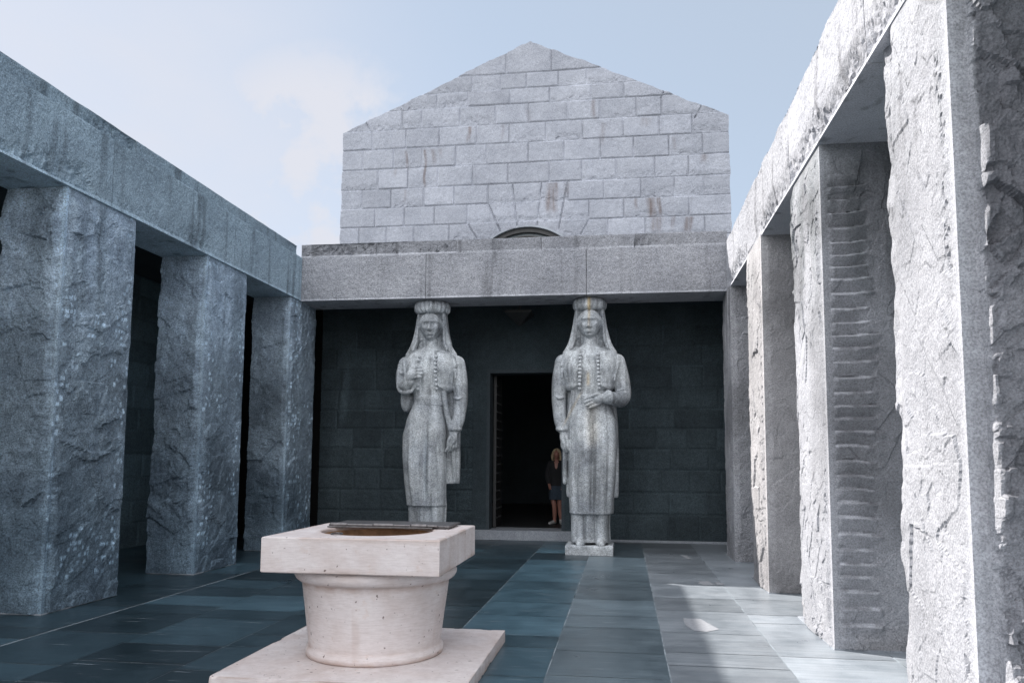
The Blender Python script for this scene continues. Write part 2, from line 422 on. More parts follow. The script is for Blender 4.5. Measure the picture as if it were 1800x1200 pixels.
pillar('pillar', (1.80, 2.54, 13.46, 14.75, 0, ZB), .022, 'far right pillar standing wholly in shade beside the dark wall', 'x', G, 700, {'x': .022, 'y': .022, 'X': .02, 'Y': .02}, warm=.03, tone=1.0)

# ------------------------------------------------------------------ lintels
def beam_disp(face, axis, B, seed, amp, chips=0, margin=.03, bulge=0.0, fine=1.0):
    ai = 'xyz'.index(axis)
    def dfun(P, on):
        D = np.zeros_like(P)
        m = on[face]; Q = P[m]
        if len(Q):
            d = (fbm(Q, 2.2, 5, seed, .5)*.7+fbm(Q, 24, 4, seed+4, .7)*.36*fine+.25)*amp
            lo = Q[:, 2]-B[4]; hi = B[5]-Q[:, 2]
            if chips:
                z = lo; n = fbm(Q, 1.3, 4, seed+8)
                c = sm(.34, .10, z+.18*n)*sm(-.25, .25, fbm(Q*np.array([1, 1, .3]), .7, 3, seed+21)+chips-.5)
                d = d*(1-c*.4)-c*(.030+.05*np.abs(facet(Q, .09, seed+13, .9)))*1.0
            mk = sm(margin*.8, margin+.02, lo)*(sm(0, .02, hi) if not bulge else 1)
            e0 = Q[:, ai]-B[2*ai]; e1 = B[2*ai+1]-Q[:, ai]
            mk = mk*(.25+.75*sm(0, .025, e0)*sm(0, .025, e1))
            D[m] += (d*mk)[:, None]*np.array(NRM[face])
        m = on['Z']; Q = P[m]
        if len(Q):
            D[m] += ((fbm(Q, 2.2, 5, seed+33)*.5-.2)*(.02+bulge))[:, None]*np.array((0, 0, 1))
        return D
    return dfun

def stone_tint(seed, k=.18, streak=.42, top=None):
    g0 = random.Random(seed).uniform(.92, 1.08)*(top or 1)
    def tfun(P, on, D):
        t = g0*(1+k*fbm(P, .9, 5, seed+2))
        s = sm(.25, .6, fbm(P*np.array([6, 6, .4]), 1.0, 4, seed+5))
        t = t*(1-streak*s)
        mg = sm(.032, .026, P[:, 2]-P[:, 2].min())
        t = t*(1+.55*mg)
        return np.stack([t, t, t], 1)
    return tfun

def lintel(name, label, stones, caps, face, axis, mat, res, amp, chips, capchips=0, seed=0, bulge=0.0):
    b0 = stones[0]; e = empty(name, ((b0[0]+b0[1])/2, (b0[2]+b0[3])/2, b0[4]), label, 'lintel', 'granite lintels on top of the pillars')
    for i, B in enumerate(stones):
        rough_block('beam_stone', B, res, beam_disp(face, axis, B, seed+i*13, amp, chips[i], bulge=bulge), mat, e, 'xXyYzZ', tfun=stone_tint(seed+i))
    for i, B in enumerate(caps):
        rough_block('parapet_stone', B, res, beam_disp(face, axis, B, seed+300+i*17, amp*1.3, capchips[i] if capchips else 0, margin=.015, fine=1.0), mat, e, 'xXyYzZ', tfun=stone_tint(seed+50+i, top=.84))
    return e

ZT, ZP = 5.455, 5.70
gp = .005
Ls = [-1.0, 2.4, 5.36, 8.34, 11.32, 13.905]
lintel('lintel', 'long blue-grey lintel in shade running along the left pillars, its top edge against the bright sky',
       [(XL-.77, XL, Ls[i]+gp, Ls[i+1]-gp, ZB, ZT) for i in range(5)],
       [(XL-.70, XL-.11, a+gp, b-gp, ZT+.002, ZP-.01) for a, b in zip([-1, 2.8, 5.9, 8.91, 10.37, 11.84], [2.8, 5.9, 8.91, 10.37, 11.84, 13.9])],
       'X', 'y', M['granite_beam'], .022, .016, [0, 0, 1.0, .1, 0], capchips=[.3, .3, .6, .3, .2, .2], seed=1000)
Rs = [-1.0, 2.6, 5.9, 8.63, 11.61, 13.905]
lintel('lintel', 'craggy white sunlit lintel rising steeply over the right pillars',
       [(XR, XR+.80, Rs[i]+gp, Rs[i+1]-gp, ZB-.02, 5.50) for i in range(5)],
       [(XR+.14, XR+.75, a+gp, b-gp, 5.502, 5.70) for a, b in zip([-1, 3, 6, 9.6, 12], [3, 6, 9.6, 12, 13.9])],
       'x', 'y', M['granite_pale'], .022, .034, [.5, .9, .95, .6, .45], seed=2000, bulge=.05)
Fx = [-7.4, -3.62, -.65, 2.9]
Fs = [(max(Fx[0], XL-.77), Fx[1]), (Fx[1], Fx[2]), (Fx[2], 2.60)]
lintel('lintel', 'grey lintel spanning the far end above the two stone women',
       [(a+gp, b-gp, YF, YF+.87, ZB-.006, ZT+.01) for a, b in Fs],
       [(a+gp, b-gp, YF+.03, YF+.8, ZT+.012, ZP+.02) for a, b in zip([-6.08, -4.60, -3.06, -1.47, .21], [-4.60, -3.06, -1.47, .21, 1.84])],
       'y', 'x', M['granite'], .022, .020, [0, 0, 0], capchips=[.6, .45, 0, .1, .5], seed=3000)

# ------------------------------------------------------------------ galleries behind the pillars
def gallery(label, xo, x_in, xr0, xr1, side):
    e = empty('gallery', ((xr0+xr1)/2, 6.5, 0), label, 'gallery', 'dark galleries behind the pillars')
    V, F, T = wall_relief_x(xo, -3.5, 16.385, 0.0, 5.1, side)
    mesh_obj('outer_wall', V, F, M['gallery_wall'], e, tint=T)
    box('roof_slab', (xr0, xr1, -1.0, 16.38, 5.10, 5.42), M['dark_slab'], e)
    if side > 0: box('end_wall', (-9.4, -6.60, 16.39, 16.8, -.02, 5.42), M['dark_wall'], e)
    else: box('end_wall', (2.64, 5.0, 16.39, 16.8, -.02, 5.42), M['dark_wall'], e)
    return e

def groove_depth(P2, segs):
    """min distance to a set of 2-D segments"""
    best = np.full(len(P2), 9.0)
    for (ax, ay), (bx, by) in segs:
        lo = np.array([min(ax, bx)-.1, min(ay, by)-.1]); hi = np.array([max(ax, bx)+.1, max(ay, by)+.1])
        m = np.all((P2 > lo) & (P2 < hi), axis=1)
        if not m.any(): continue
        q = P2[m]; d = np.array([bx-ax, by-ay]); L = max(1e-9, d@d)
        t = np.clip(((q-[ax, ay])@d)/L, 0, 1); pr = np.array([ax, ay])+t[:, None]*d
        dd = np.hypot(*(q-pr).T); b = best[m]; best[m] = np.minimum(b, dd)
    return best

def wall_relief_x(xo, y0, y1, z0, z1, side):
    ny, nz = int((y1-y0)/.05), int((z1-z0)/.04)
    Y, Z = np.meshgrid(np.linspace(y0, y1, ny+1), np.linspace(z0, z1, nz+1), indexing='ij')
    P = np.stack([np.full(Y.size, xo), Y.ravel(), Z.ravel()], 1)
    segs = []; r = random.Random(int(abs(xo)*10)); z = z0; k = 0
    T = np.ones(len(P))
    while z < z1:
        zz = min(z+.43, z1); segs.append(((y0, zz), (y1, zz)))
        y = y0+r.uniform(.2, .9)
        last = y0
        while y < y1:
            segs.append(((y, z), (y, zz)))
            m = (P[:, 2] >= z) & (P[:, 2] < zz) & (P[:, 1] >= last) & (P[:, 1] < y); T[m] = r.uniform(.75, 1.25)
            last = y; y += r.uniform(.7, 1.1)
        z = zz
    d = groove_depth(P[:, 1:], segs)
    h = sm(0, .05, d)*.022+.008*fbm(P, 6, 4, 5)*sm(0, .05, d)
    P[:, 0] += side*h
    return P, grid_faces(ny, nz, 0, side < 0), np.stack([T*.9, T, T*1.02], 1)

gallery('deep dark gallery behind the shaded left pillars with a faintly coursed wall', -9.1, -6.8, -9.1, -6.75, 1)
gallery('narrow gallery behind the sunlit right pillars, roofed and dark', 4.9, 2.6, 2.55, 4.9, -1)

# ------------------------------------------------------------------ chapel
chapel = empty('chapel', (-2.02, 16.4, 0), 'gabled granite building with arched window and dark doorway behind the statues', 'building')
WX0, WX1, EZ, PZ, PX = -6.24, 2.24, 8.98, 10.86, -1.98
WY = 16.4

def gable_wall():
    zc = [10.14, 9.79, 9.44, 9.0, 8.56, 8.10, 7.64, 7.21, 6.78, 6.37, 5.94, 5.5, 5.06, 4.62]
    jx = {0: [-2.52, -1.52], 1: [-3.28, -2.64, -2.06, -1.36, -.74], 2: [-4.07, -3.37, -2.43, -1.55, -.65, .05],
          3: [-4.87, -4.42, -3.55, -2.75, -2.03, -1.16, -.46, .32, .85], 4: [-5.55, -4.77, -4.01, -3.17, -2.44, -1.63, -.84, .03, .79, 1.48],
          5: [-5.76, -5.05, -4.40, -3.63, -2.94, -2.02, -1.24, -.46, .25, .99, 1.69], 6: [-5.4, -4.71, -4.03, -3.25, -2.47, -1.55, -.85, -.12, .69, 1.4],
          7: [-5.76, -5.09, -4.34, -3.65, -2.9, -1.16, -.38, .4, 1.09, 1.7], 8: [-5.45, -4.78, -4.1, -3.36, -.7, .03, 1.4],
          9: [-5.82, -5.18, -4.55, -3.76, -.3, .49, 1.71], 10: [-5.2, 1.2], 11: [-5.5, 1.5], 12: [-5, 1], 13: [-4.5, .5]}
    segs = []; tops = [11]+zc[:-1]
    for k, z in enumerate(zc):
        if k == 7: segs += [((WX0, z), (-2.9, z)), ((-1.16, z), (WX1, z))]
        elif k == 8: segs += [((WX0, z), (-3.36, z)), ((-.7, z), (WX1, z))]
        elif k == 6: segs += [((WX0, z), (WX1, z))]
        else: segs.append(((WX0, z), (WX1, z)))
        for x in jx[k]: segs.append(((x, z), (x, tops[k])))
    segs += [((-2.89, 7.21), (-2.62, 6.58)), ((-3.36, 6.80), (-3.14, 6.45)), ((-2.36, 7.64), (-2.25, 6.68)), ((-1.72, 7.64), (-1.82, 6.68)), ((-1.16, 7.64), (-1.35, 6.6)), ((-.69, 6.80), (-.88, 6.45)),
             ((-5.72, 9.2), (-5.58, 8.98)), ((.95, 9.6), (.83, 9.38)), ((1.72, 9.22), (1.54, 8.9))]
    nx = 400; nz = 300; z0 = 5.06
    xs = np.linspace(WX0, WX1, nx+1)
    ztop = np.where(xs < PX, EZ+(PZ-EZ)*(xs-WX0)/(PX-WX0), EZ-.06+(PZ-EZ+.06)*(WX1-xs)/(WX1-PX))
    Xg = np.repeat(xs, nz+1); t = np.tile(np.linspace(0, 1, nz+1), nx+1); Zg = z0+(np.repeat(ztop, nz+1)-z0)*t
    P = np.stack([Xg, np.full(Xg.size, WY), Zg], 1)
    # block ids
    bid = np.zeros(len(P), int); amp = np.ones(len(P)); tint = np.ones(len(P)); chip = np.zeros(len(P))
    r = random.Random(5)
    for k, z in enumerate(zc):
        ed = [WX0-1]+jx[k]+[WX1+1]
        for a, b in zip(ed[:-1], ed[1:]):
            m = (P[:, 2] >= z) & (P[:, 2] < tops[k]) & (P[:, 0] >= a) & (P[:, 0] < b)
            amp[m] = r.uniform(.5, 1.3); tint[m] = r.uniform(.92, 1.05)
            if r.random() < .45:
                lw = r.uniform(.12, .3)
                chip[m] = sm(lw, .02, P[m, 2]-z+.10*fbm(P[m], 2.2, 3, r.randint(0, 99)))*r.uniform(.5, 1)
            bid[m] = r.randint(0, 9999)
    d = groove_depth(P[:, [0, 2]], segs)
    da = groove_depth(P[:, [0, 2]], segs[-9:])
    S = P+np.stack([bid*.37, bid*0, bid*.11], 1)
    rough = fbm(P, 4.5, 5, 3, .6)*.5+fbm(S, 1.2, 2, 8)*.5+fbm(P, 30, 2, 12)*.12
    edge = sm(0, .032, d+.006*fbm(P, 14, 2, 4))
    h = edge*(.012+.008*amp+.022*rough*amp)-chip*(.015+.03*np.abs(facet(P, .11, 9, .9)))*edge
    h = np.where(d < .010, h-.006, h)-.007*sm(.016, .006, da)
    ex = np.minimum(P[:, 0]-WX0, WX1-P[:, 0]); 
    # corner quoins and edges roughened in x
    P[:, 1] -= h
    er = sm(.12, 0, ex)*np.sign(P[:, 0]-PX)
    P[:, 0] += er*.028*(fbm(P*np.array([0, 1, 1.0]), 3.5, 4, 44)+.2)
    tt = sm(.94, 1.0, t); P[:, 2] += tt*.035*fbm(P*np.array([1., 1, 0]), 5, 5, 66)
    # the open arch head
    cxw, rw, zw = -2.05, 1.30, 5.37
    rr = np.hypot(P[:, 0]-cxw, P[:, 2]-zw)
    keep = rr > rw
    # brown water stains with their own shapes
    st = np.zeros(len(P))
    for sx, s0, s1, w, k in [(-.59, 9.0, 9.43, .07, .5), (-1.5, 6.95, 7.62, .17, .75), (-1.2, 7.3, 7.6, .08, .3), (.30, 6.95, 7.2, .05, .5), (.62, 6.75, 7.2, .13, .95), (.78, 6.8, 7.2, .06, .8), (.72, 6.45, 6.78, .16, .6), (1.05, 6.5, 6.78, .06, .5), (1.38, 6.42, 6.76, .12, .75),
                             (1.72, 7.9, 8.1, .10, .5), (-3.34, 8.62, 8.98, .06, .75), (-4.75, 8.1, 8.5, .045, .8), (-4.32, 7.66, 8.5, .04, .75), (-4.13, 8.15, 8.5, .07, .55), (-3.97, 8.3, 8.5, .06, .5), (-2.0, 9.0, 9.3, .07, .25), (-.4, 8.4, 8.9, .08, .3), (.5, 8.75, 8.96, .15, .35), (-5.0, 7.9, 8.1, .06, .3), (1.1, 8.2, 8.5, .05, .4), (-2.6, 8.6, 9.0, .05, .3), (-4.78, 7.3, 7.6, .04, .4)]:
        fr = .55+.45*sm(-.15, .35, vnoise(np.stack([P[:, 0]*34, P[:, 2]*3.0, P[:, 0]*0+sx*9], 1), 3))
        st = np.maximum(st, k*sm(w, w*.35, np.abs(P[:, 0]-sx+.02*np.sin(P[:, 2]*9)))*sm(s0-.06, s0+.12, P[:, 2])*sm(s1+.02, s1-.02, P[:, 2])*fr)
    bl = 1+.06*fbm(P, 1.1, 4, 91)
    jn_ = sm(-.15, .15, fbm(P, 1.4, 3, 97)); lite = 1+sm(.016, .006, d)*(.16*jn_-.20*(1-jn_))
    C = (tint*bl*lite*(1-.08*sm(.014, .006, da)))[:, None]*(1-st[:, None]*np.array([.50, .60, .66]))
    Fc = grid_faces(nx, nz, 0, False)
    Fc = Fc[keep[Fc].any(axis=1)]
    used = np.unique(Fc); mp = -np.ones(len(P), int); mp[used] = np.arange(len(used))
    # snap arch-boundary vertices onto the arc
    inside = (~keep)
    ang = np.arctan2(P[:, 2]-zw, P[:, 0]-cxw)
    P[inside, 0] = cxw+rw*np.cos(ang[inside]); P[inside, 2] = zw+rw*np.sin(ang[inside])
    P[inside, 1] = WY-.02
    return mesh_obj('gable_wall', P[used], mp[Fc], M['granite_gable'], chapel, tint=C[used])
gable_wall()

# side walls, roof and rear of the chapel
def prism_roof():
    o = .02
    y0, y1 = WY+.03, 27.0
    V = [(WX0+o, y0, EZ-.08), (PX, y0, PZ-.06), (WX1-o, y0, EZ-.14), (WX0+o, y1, EZ-.08), (PX, y1, PZ-.06), (WX1-o, y1, EZ-.14),
         (WX0+o, y0, EZ-.38), (PX, y0, PZ-.40), (WX1-o, y0, EZ-.44), (WX0+o, y1, EZ-.38), (PX, y1, PZ-.40), (WX1-o, y1, EZ-.44)]
    F = [[0, 1, 4, 3], [1, 2, 5, 4], [6, 9, 10, 7], [7, 10, 11, 8], [0, 3, 9, 6], [2, 8, 11, 5], [3, 4, 10, 9], [4, 5, 11, 10], [0, 6, 7, 1], [1, 7, 8, 2]]
    mesh_obj('roof', V, F, M['granite_smooth'], chapel)
prism_roof()
box('side_wall', (WX0+.03, WX0+.6, WY+.05, 27, 0, EZ-.40), M['dark_slab'], chapel)
box('side_wall', (WX1-.6, WX1-.03, WY+.05, 27, 0, EZ-.46), M['dark_slab'], chapel)
box('rear_wall', (WX0+.61, WX1-.61, 26.4, 27, 0, EZ-.4), M['dark_slab'], chapel)
box('interior_floor', (WX0+.61, WX1-.61, WY+.62, 26.39, .02, .20), M['bronze'], chapel)
# arch window behind the arch head
def arch_strip(r0, r1, y0, y1, mat, name, parent, zw=5.37, cx=-2.05, n=40, a0=20, a1=160):
    V, F = [], []
    for i in range(n+1):
        a = math.radians(a0+(a1-a0)*i/n); c, s = math.cos(a), math.sin(a)
        V += [(cx+r0*c, y0, zw+r0*s), (cx+r1*c, y0, zw+r1*s), (cx+r1*c, y1, zw+r1*s), (cx+r0*c, y1, zw+r0*s)]
    for i in range(n):
        k = 4*i
        for j in range(4): F.append([k+j, k+(j+1) % 4, k+4+(j+1) % 4, k+4+j])
    return mesh_obj(name, V, F, mat, parent)
arch_strip(1.295, 1.34, WY-.022, WY+.30, M['granite_smooth'], 'arch_reveal', chapel)
wf = arch_strip(1.20, 1.295, WY+.06, WY+.14, M['bronze'], 'window', chapel)
arch_strip(1.10, 1.13, WY+.08, WY+.12, M['bronze'], 'frame', wf)
V = [(-2.05, WY+.16, 5.37)]+[(-2.05+1.30*math.cos(math.radians(15+150*i/40)), WY+.16, 5.37+1.30*math.sin(math.radians(15+150*i/40))) for i in range(41)]
mesh_obj('pane', V, [[0, i+1, i+2] for i in range(40)], M['glass'], wf)

# entrance wall (in the porch) with its door opening
DX0, DX1, DZ0, DZ1 = -2.88, -1.22, .20, 3.56
def entrance_wall():
    zc = [.56, 1.0, 1.46, 1.89, 2.31, 2.71, 3.14, 3.60, 4.06, 4.47, 5.06]
    X0, X1 = -6.58, 2.62
    nx, nz = int((X1-X0)/.026), int(5.06/.026)
    xs = np.linspace(X0, X1, nx+1); zs = np.linspace(0, 5.06, nz+1)
    # put grid lines on the door edges
    for v in (DX0, DX1): xs[np.argmin(abs(xs-v))] = v
    for v in (DZ0, DZ1, 4.47): zs[np.argmin(abs(zs-v))] = v
    Xg, Zg = np.meshgrid(xs, zs, indexing='ij'); P = np.stack([Xg.ravel(), np.full(Xg.size, WY-.004), Zg.ravel()], 1)
    r = random.Random(11); segs = []; T = np.ones(len(P)); z = 0
    for zz in zc[:-1]:
        segs.append(((X0, zz), (X1, zz)))
        x = X0+r.uniform(.2, .8); last = X0-1
        while last < X1:
            if x < X1: segs.append(((x, z), (x, zz)))
            m = (P[:, 2] >= z) & (P[:, 2] < zz) & (P[:, 0] >= last) & (P[:, 0] < x); T[m] = r.uniform(.84, 1.18)
            last = x; x += r.uniform(.55, .98)
        z = zz
    d = groove_depth(P[:, [0, 2]], segs)
    # smooth jamb stones next to the door and the long stone over it
    jamb = ((P[:, 0] > DX0-.30) & (P[:, 0] < DX1+.30) & (P[:, 2] < DZ1+.0)) | ((P[:, 0] > DX0-.4) & (P[:, 0] < DX1+.4) & (P[:, 2] >= DZ1) & (P[:, 2] < 4.47))
    top = P[:, 2] >= 4.47
    h = sm(0, .045, d)*(.022+.014*fbm(P, 6, 5, 51, .6))
    h = np.where(jamb | top, .030+.002*fbm(P, 9, 3, 2), h)
    T = np.where(jamb | top, 1.0, T)
    P[:, 1] -= h
    n = fbm(P, 1.1, 5, 58)
    C = (T*(1+.25*n)*(1+.5*sm(.012, .004, d)*(~(jamb | top))*sm(-.3, .3, fbm(P, 1.7, 3, 6))))[:, None]*np.ones(3)
    # faint limewash runs on the left part
    run = sm(.13, .02, np.abs(P[:, 0]+6.0+.25*(3.4-P[:, 2])*.4))*sm(2.2, 2.7, P[:, 2])*sm(3.9, 3.2, P[:, 2])*(.6+.5*fbm(P, 9, 3, 7))
    C = C*(1+1.1*run[:, None])
    Fc = grid_faces(nx, nz, 0, False)
    cx = P[Fc].mean(1); m = (cx[:, 0] > DX0) & (cx[:, 0] < DX1) & (cx[:, 2] > DZ0) & (cx[:, 2] < DZ1)
    Fc = Fc[~m]
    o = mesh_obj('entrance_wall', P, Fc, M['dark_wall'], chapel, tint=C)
    # solid backing with the opening
    parts = [box_geo(X0, DX0, WY+.01, WY+.60, 0, 5.05), box_geo(DX1, X1, WY+.01, WY+.60, 0, 5.05), box_geo(DX0+.001, DX1-.001, WY+.01, WY+.60, DZ1, 5.05)]
    V, F = merge_geo(parts); mesh_obj('wall_core', V, F, M['dark_slab'], chapel)
    V, F = merge_geo([box_geo(DX0-.0, DX0+.07, WY-.05, WY+.35, DZ0, DZ1), box_geo(DX1-.07, DX1, WY-.05, WY+.35, DZ0, DZ1), box_geo(DX0+.0701, DX1-.0701, WY-.05, WY+.35, DZ1-.07, DZ1)])
    fr = mesh_obj('door_frame', V, F, M['dark_slab'], chapel)
    # studded bronze leaf standing open inside
    parts = [box_geo(DX0+.08, DX0+.14, WY+.40, WY+1.15, DZ0+.01, DZ1-.09)]
    for k in range(16):
        for yy in (.45, .78, 1.09):
            z = .4+k*.19
            parts.append(box_geo(DX0+.14, DX0+.165, WY+yy, WY+yy+.03, z, z+.03, bev=.008))
    V, F = merge_geo(parts); mesh_obj('door', V, F, M['bronze'], chapel)
    V, F = merge_geo([box_geo(-3.15, -.95, WY-.16, WY-.05, .0, .20, bev=.006), box_geo(DX0, DX1, WY-.05, WY+.62, .0, .199)])
    mesh_obj('threshold_step', V, F, M['granite_smooth'], chapel)
    for a, b in ((-6.5, -3.16), (-.94, 2.5)): box('skirting', (a, b, WY-.07, WY-.02, 0, .045), M['granite_smooth'], chapel, bev=.004)
entrance_wall()
box('porch_roof', (-6.75, 2.54, YF+.88, WY-.04, 5.08, 5.40), M['dark_slab'], chapel)

# hanging pyramid lamp under the porch ceiling
lampe = empty('ceiling_lamp', (-2.07, 15.5, 5.08), 'dark inverted pyramid lamp hanging in the porch above the doorway', 'lamp')
V = [(-2.33, 15.24, 4.58), (-1.81, 15.24, 4.58), (-1.81, 15.76, 4.58), (-2.33, 15.76, 4.58), (-2.07, 15.5, 4.34), (-2.33, 15.24, 4.63), (-1.81, 15.24, 4.63), (-1.81, 15.76, 4.63), (-2.33, 15.76, 4.63)]
F = [[0, 4, 1], [1, 4, 2], [2, 4, 3], [3, 4, 0], [5, 6, 7, 8], [0, 1, 6, 5], [1, 2, 7, 6], [2, 3, 8, 7], [3, 0, 5, 8]]
mesh_obj('lamp_shade', V, F, M['bronze'], lampe)
box('stem', (-2.09, -2.05, 15.48, 15.52, 4.632, 5.078), M['bronze'], lampe)

# ------------------------------------------------------------------ sculpting helpers
def tube(pts, rad, n=14, sub=5, flat=1.0):
    """closed tapered tube through pts (Catmull-Rom), with rounded ends"""
    P = [Vector(p) for p in pts]; 
    def cr(a, b, c, d, t): return .5*((2*b)+(-a+c)*t+(2*a-5*b+4*c-d)*t*t+(-a+3*b-3*c+d)*t**3)
    C, R = [], []
    for i in range(len(P)-1):
        a = P[max(i-1, 0)]; b = P[i]; c = P[i+1]; d = P[min(i+2, len(P)-1)]
        ra, rb, rc, rd = rad[max(i-1, 0)], rad[i], rad[i+1], rad[min(i+2, len(P)-1)]
        for k in range(sub+(1 if i == len(P)-2 else 0)):
            t = k/sub; C.append(cr(a, b, c, d, t)); R.append(rb+(rc-rb)*(t*t*(3-2*t)))
    d0 = (C[1]-C[0]).normalized(); d1 = (C[-1]-C[-2]).normalized()
    st = [(C[0]-d0*R[0]*k, R[0]*r) for k, r in ((.95, .3), (.7, .7), (.35, .92))]
    en = [(C[-1]+d1*R[-1]*k, R[-1]*r) for k, r in ((.35, .92), (.7, .7), (.95, .3))]
    ring = st+list(zip(C, R))+en
    V, F = [], []
    up = Vector((0, 0, 1)) if abs(d0.z) < .9 else Vector((0, 1, 0))
    for i, (c, r) in enumerate(ring):
        if i == 0: d = d0
        elif i == len(ring)-1: d = d1
        else: d = (ring[i+1][0]-ring[i-1][0]).normalized()
        s = d.cross(up)
        if s.length < 1e-4: s = d.cross(Vector((1, 0, 0)))
        s.normalize(); u = s.cross(d).normalized()
        for k in range(n):
            a = 2*math.pi*k/n; V.append(tuple(c+s*math.cos(a)*r+u*math.sin(a)*r*flat))
    for i in range(len(ring)-1):
        for k in range(n):
            a = i*n+k; b = i*n+(k+1) % n; F.append([a, b, b+n, a+n])
    F.append(list(range(n))[::-1]); F.append([len(V)-n+k for k in range(n)])
    return V, F

def ell(c, r, nu=24, nv=16, fn=None, rot=None):
    V, F = [], []
    for i in range(nv+1):
        th = math.pi*i/nv
        for k in range(nu):
            ph = 2*math.pi*k/nu
            p = Vector((r[0]*math.sin(th)*math.cos(ph), r[1]*math.sin(th)*math.sin(ph), r[2]*math.cos(th)))
            if rot is not None: p = rot @ p
            V.append((c[0]+p.x, c[1]+p.y, c[2]+p.z))
    for i in range(nv):
        for k in range(nu): F.append([i*nu+k, (i+1)*nu+k, (i+1)*nu+(k+1) % nu, i*nu+(k+1) % nu])
    if fn: V = fn(np.array(V))
    return V, F

def loft(tab, n=96, nz=60, fn=None, p=2.3):
    """tab rows: z, half-width, half-depth, cx, cy; closed super-ellipse loft. fn(r_scale, ang, z) -> radial offset"""
    tab = np.array(tab, float); o = np.argsort(tab[:, 0]); tab = tab[o]
    zs = np.linspace(tab[0, 0], tab[-1, 0], nz+1)
    # smooth interpolation
    def ip(c):
        y = np.interp(zs, tab[:, 0], tab[:, c]); k = np.array([1, 2, 3, 2, 1])/9.0
        yp = np.pad(y, 2, mode='edge'); s = np.convolve(yp, k, 'valid'); s[0] = y[0]; s[-1] = y[-1]; return s
    A, Bd, CX, CY = ip(1), ip(2), ip(3), ip(4)
    ang = np.arange(n)*2*np.pi/n
    V = []
    for i, z in enumerate(zs):
        c, s = np.cos(ang), np.sin(ang)
        rr = (np.abs(c)**p+np.abs(s)**p)**(-1/p)
        off = fn(ang, np.full(n, z), A[i]*c*rr, Bd[i]*s*rr) if fn else 0
        x = CX[i]+A[i]*c*rr+off*c; y = CY[i]+Bd[i]*s*rr+off*s
        V += list(zip(x, y, np.full(n, z)))
    F = [[i*n+k, i*n+(k+1) % n, (i+1)*n+(k+1) % n, (i+1)*n+k] for i in range(nz) for k in range(n)]
    F.append(list(range(n))[::-1]); F.append([nz*n+k for k in range(n)])
    return V, F

def remesh(parts, voxel, smooth=2):
    V, F = merge_geo(parts)
    me = bpy.data.meshes.new('tmp'); me.from_pydata(V, [], F); me.update()
    bm = bmesh.new(); bm.from_mesh(me); bmesh.ops.recalc_face_normals(bm, faces=bm.faces); bm.to_mesh(me); bm.free()
    o = bpy.data.objects.new('tmp', me); col.objects.link(o)
    m = o.modifiers.new('r', 'REMESH'); m.mode = 'VOXEL'; m.voxel_size = voxel
    if smooth:
        s = o.modifiers.new('s', 'SMOOTH'); s.factor = .5; s.iterations = smooth
    dg = bpy.context.evaluated_depsgraph_get(); dg.update()
    ev = o.evaluated_get(dg); m2 = ev.to_mesh()
    n = len(m2.vertices); co = np.empty(n*3); m2.vertices.foreach_get('co', co)
    F2 = [list(p.vertices) for p in m2.polygons]
    ev.to_mesh_clear(); bpy.data.objects.remove(o); bpy.data.meshes.remove(me)
    return co.reshape(-1, 3), F2

def ga(d, w): return np.exp(-(d/w)**2)

def head_parts(cx, cy, zc, turn=0.0):
    """head about .50 high, centre (cx,cy,zc), facing -Y; returns closed shapes"""
    def fn(V):
        x = V[:, 0]-cx; y = V[:, 1]-cy; z = V[:, 2]-zc
        # jaw narrows
        k = 1-.24*sm(0, -.27, z); x = x*k
        x = x*(1+.04*sm(0, .2, z))
        f = sm(.02, -.12, y)     # front weight
        # flat face plane
        y = np.where(f > 0, y+.035*f*np.clip(np.abs(x)/.2, 0, 1)**2, y)
        d = np.zeros(len(x))
        brow = .018*ga(z-.075, .022)*ga(np.abs(x)-.085, .075)+.012*ga(z-.07, .02)*ga(x, .05)
        socket = -.052*ga(z-.030, .034)*ga(np.abs(x)-.082, .050)
        eye = .028*ga(z-.026, .020)*ga(np.abs(x)-.085, .034)
        lid = .008*ga(z-.047, .007)*ga(np.abs(x)-.085, .042)
        nose = (.026+.062*sm(.07, -.085, z))*ga(x, .020+.016*sm(.03, -.08, z))*sm(.10, .06, z)*sm(-.112, -.090, z)
        al = .020*ga(z+.078, .020)*ga(np.abs(x)-.034, .014)
        cheek = .014*ga(z+.03, .05)*ga(np.abs(x)-.125, .045)
        mouth = .018*ga(z+.155, .030)*ga(x, .075)
        ul = .018*ga(z+.138, .009)*ga(x, .046); ll = .020*ga(z+.166, .010)*ga(x, .040)
        line = -.024*ga(z+.152, .0055)*ga(x, .058)
        under = -.012*ga(z+.190, .014)*ga(x, .045)
        chin = .032*ga(z+.228, .034)*ga(x, .055)
        phil = -.012*ga(z+.118, .012)*ga(x, .012)
        nl = -.008*ga(np.abs(x)-.065-.15*np.clip(-.06-z, 0, .1), .012)*sm(-.07, -.10, z)*sm(-.17, -.14, z)
        d = brow+socket+eye+lid+nose+al+cheek+mouth+ul+ll+line+under+chin+phil+nl
        y = y-d*f*1.45
        c, s = math.cos(turn), math.sin(turn)
        return np.stack([cx+x*c-y*s, cy+x*s+y*c, zc+z], 1).tolist()
    return ell((cx, cy, zc), (.208, .240, .275), 220, 170, fn)

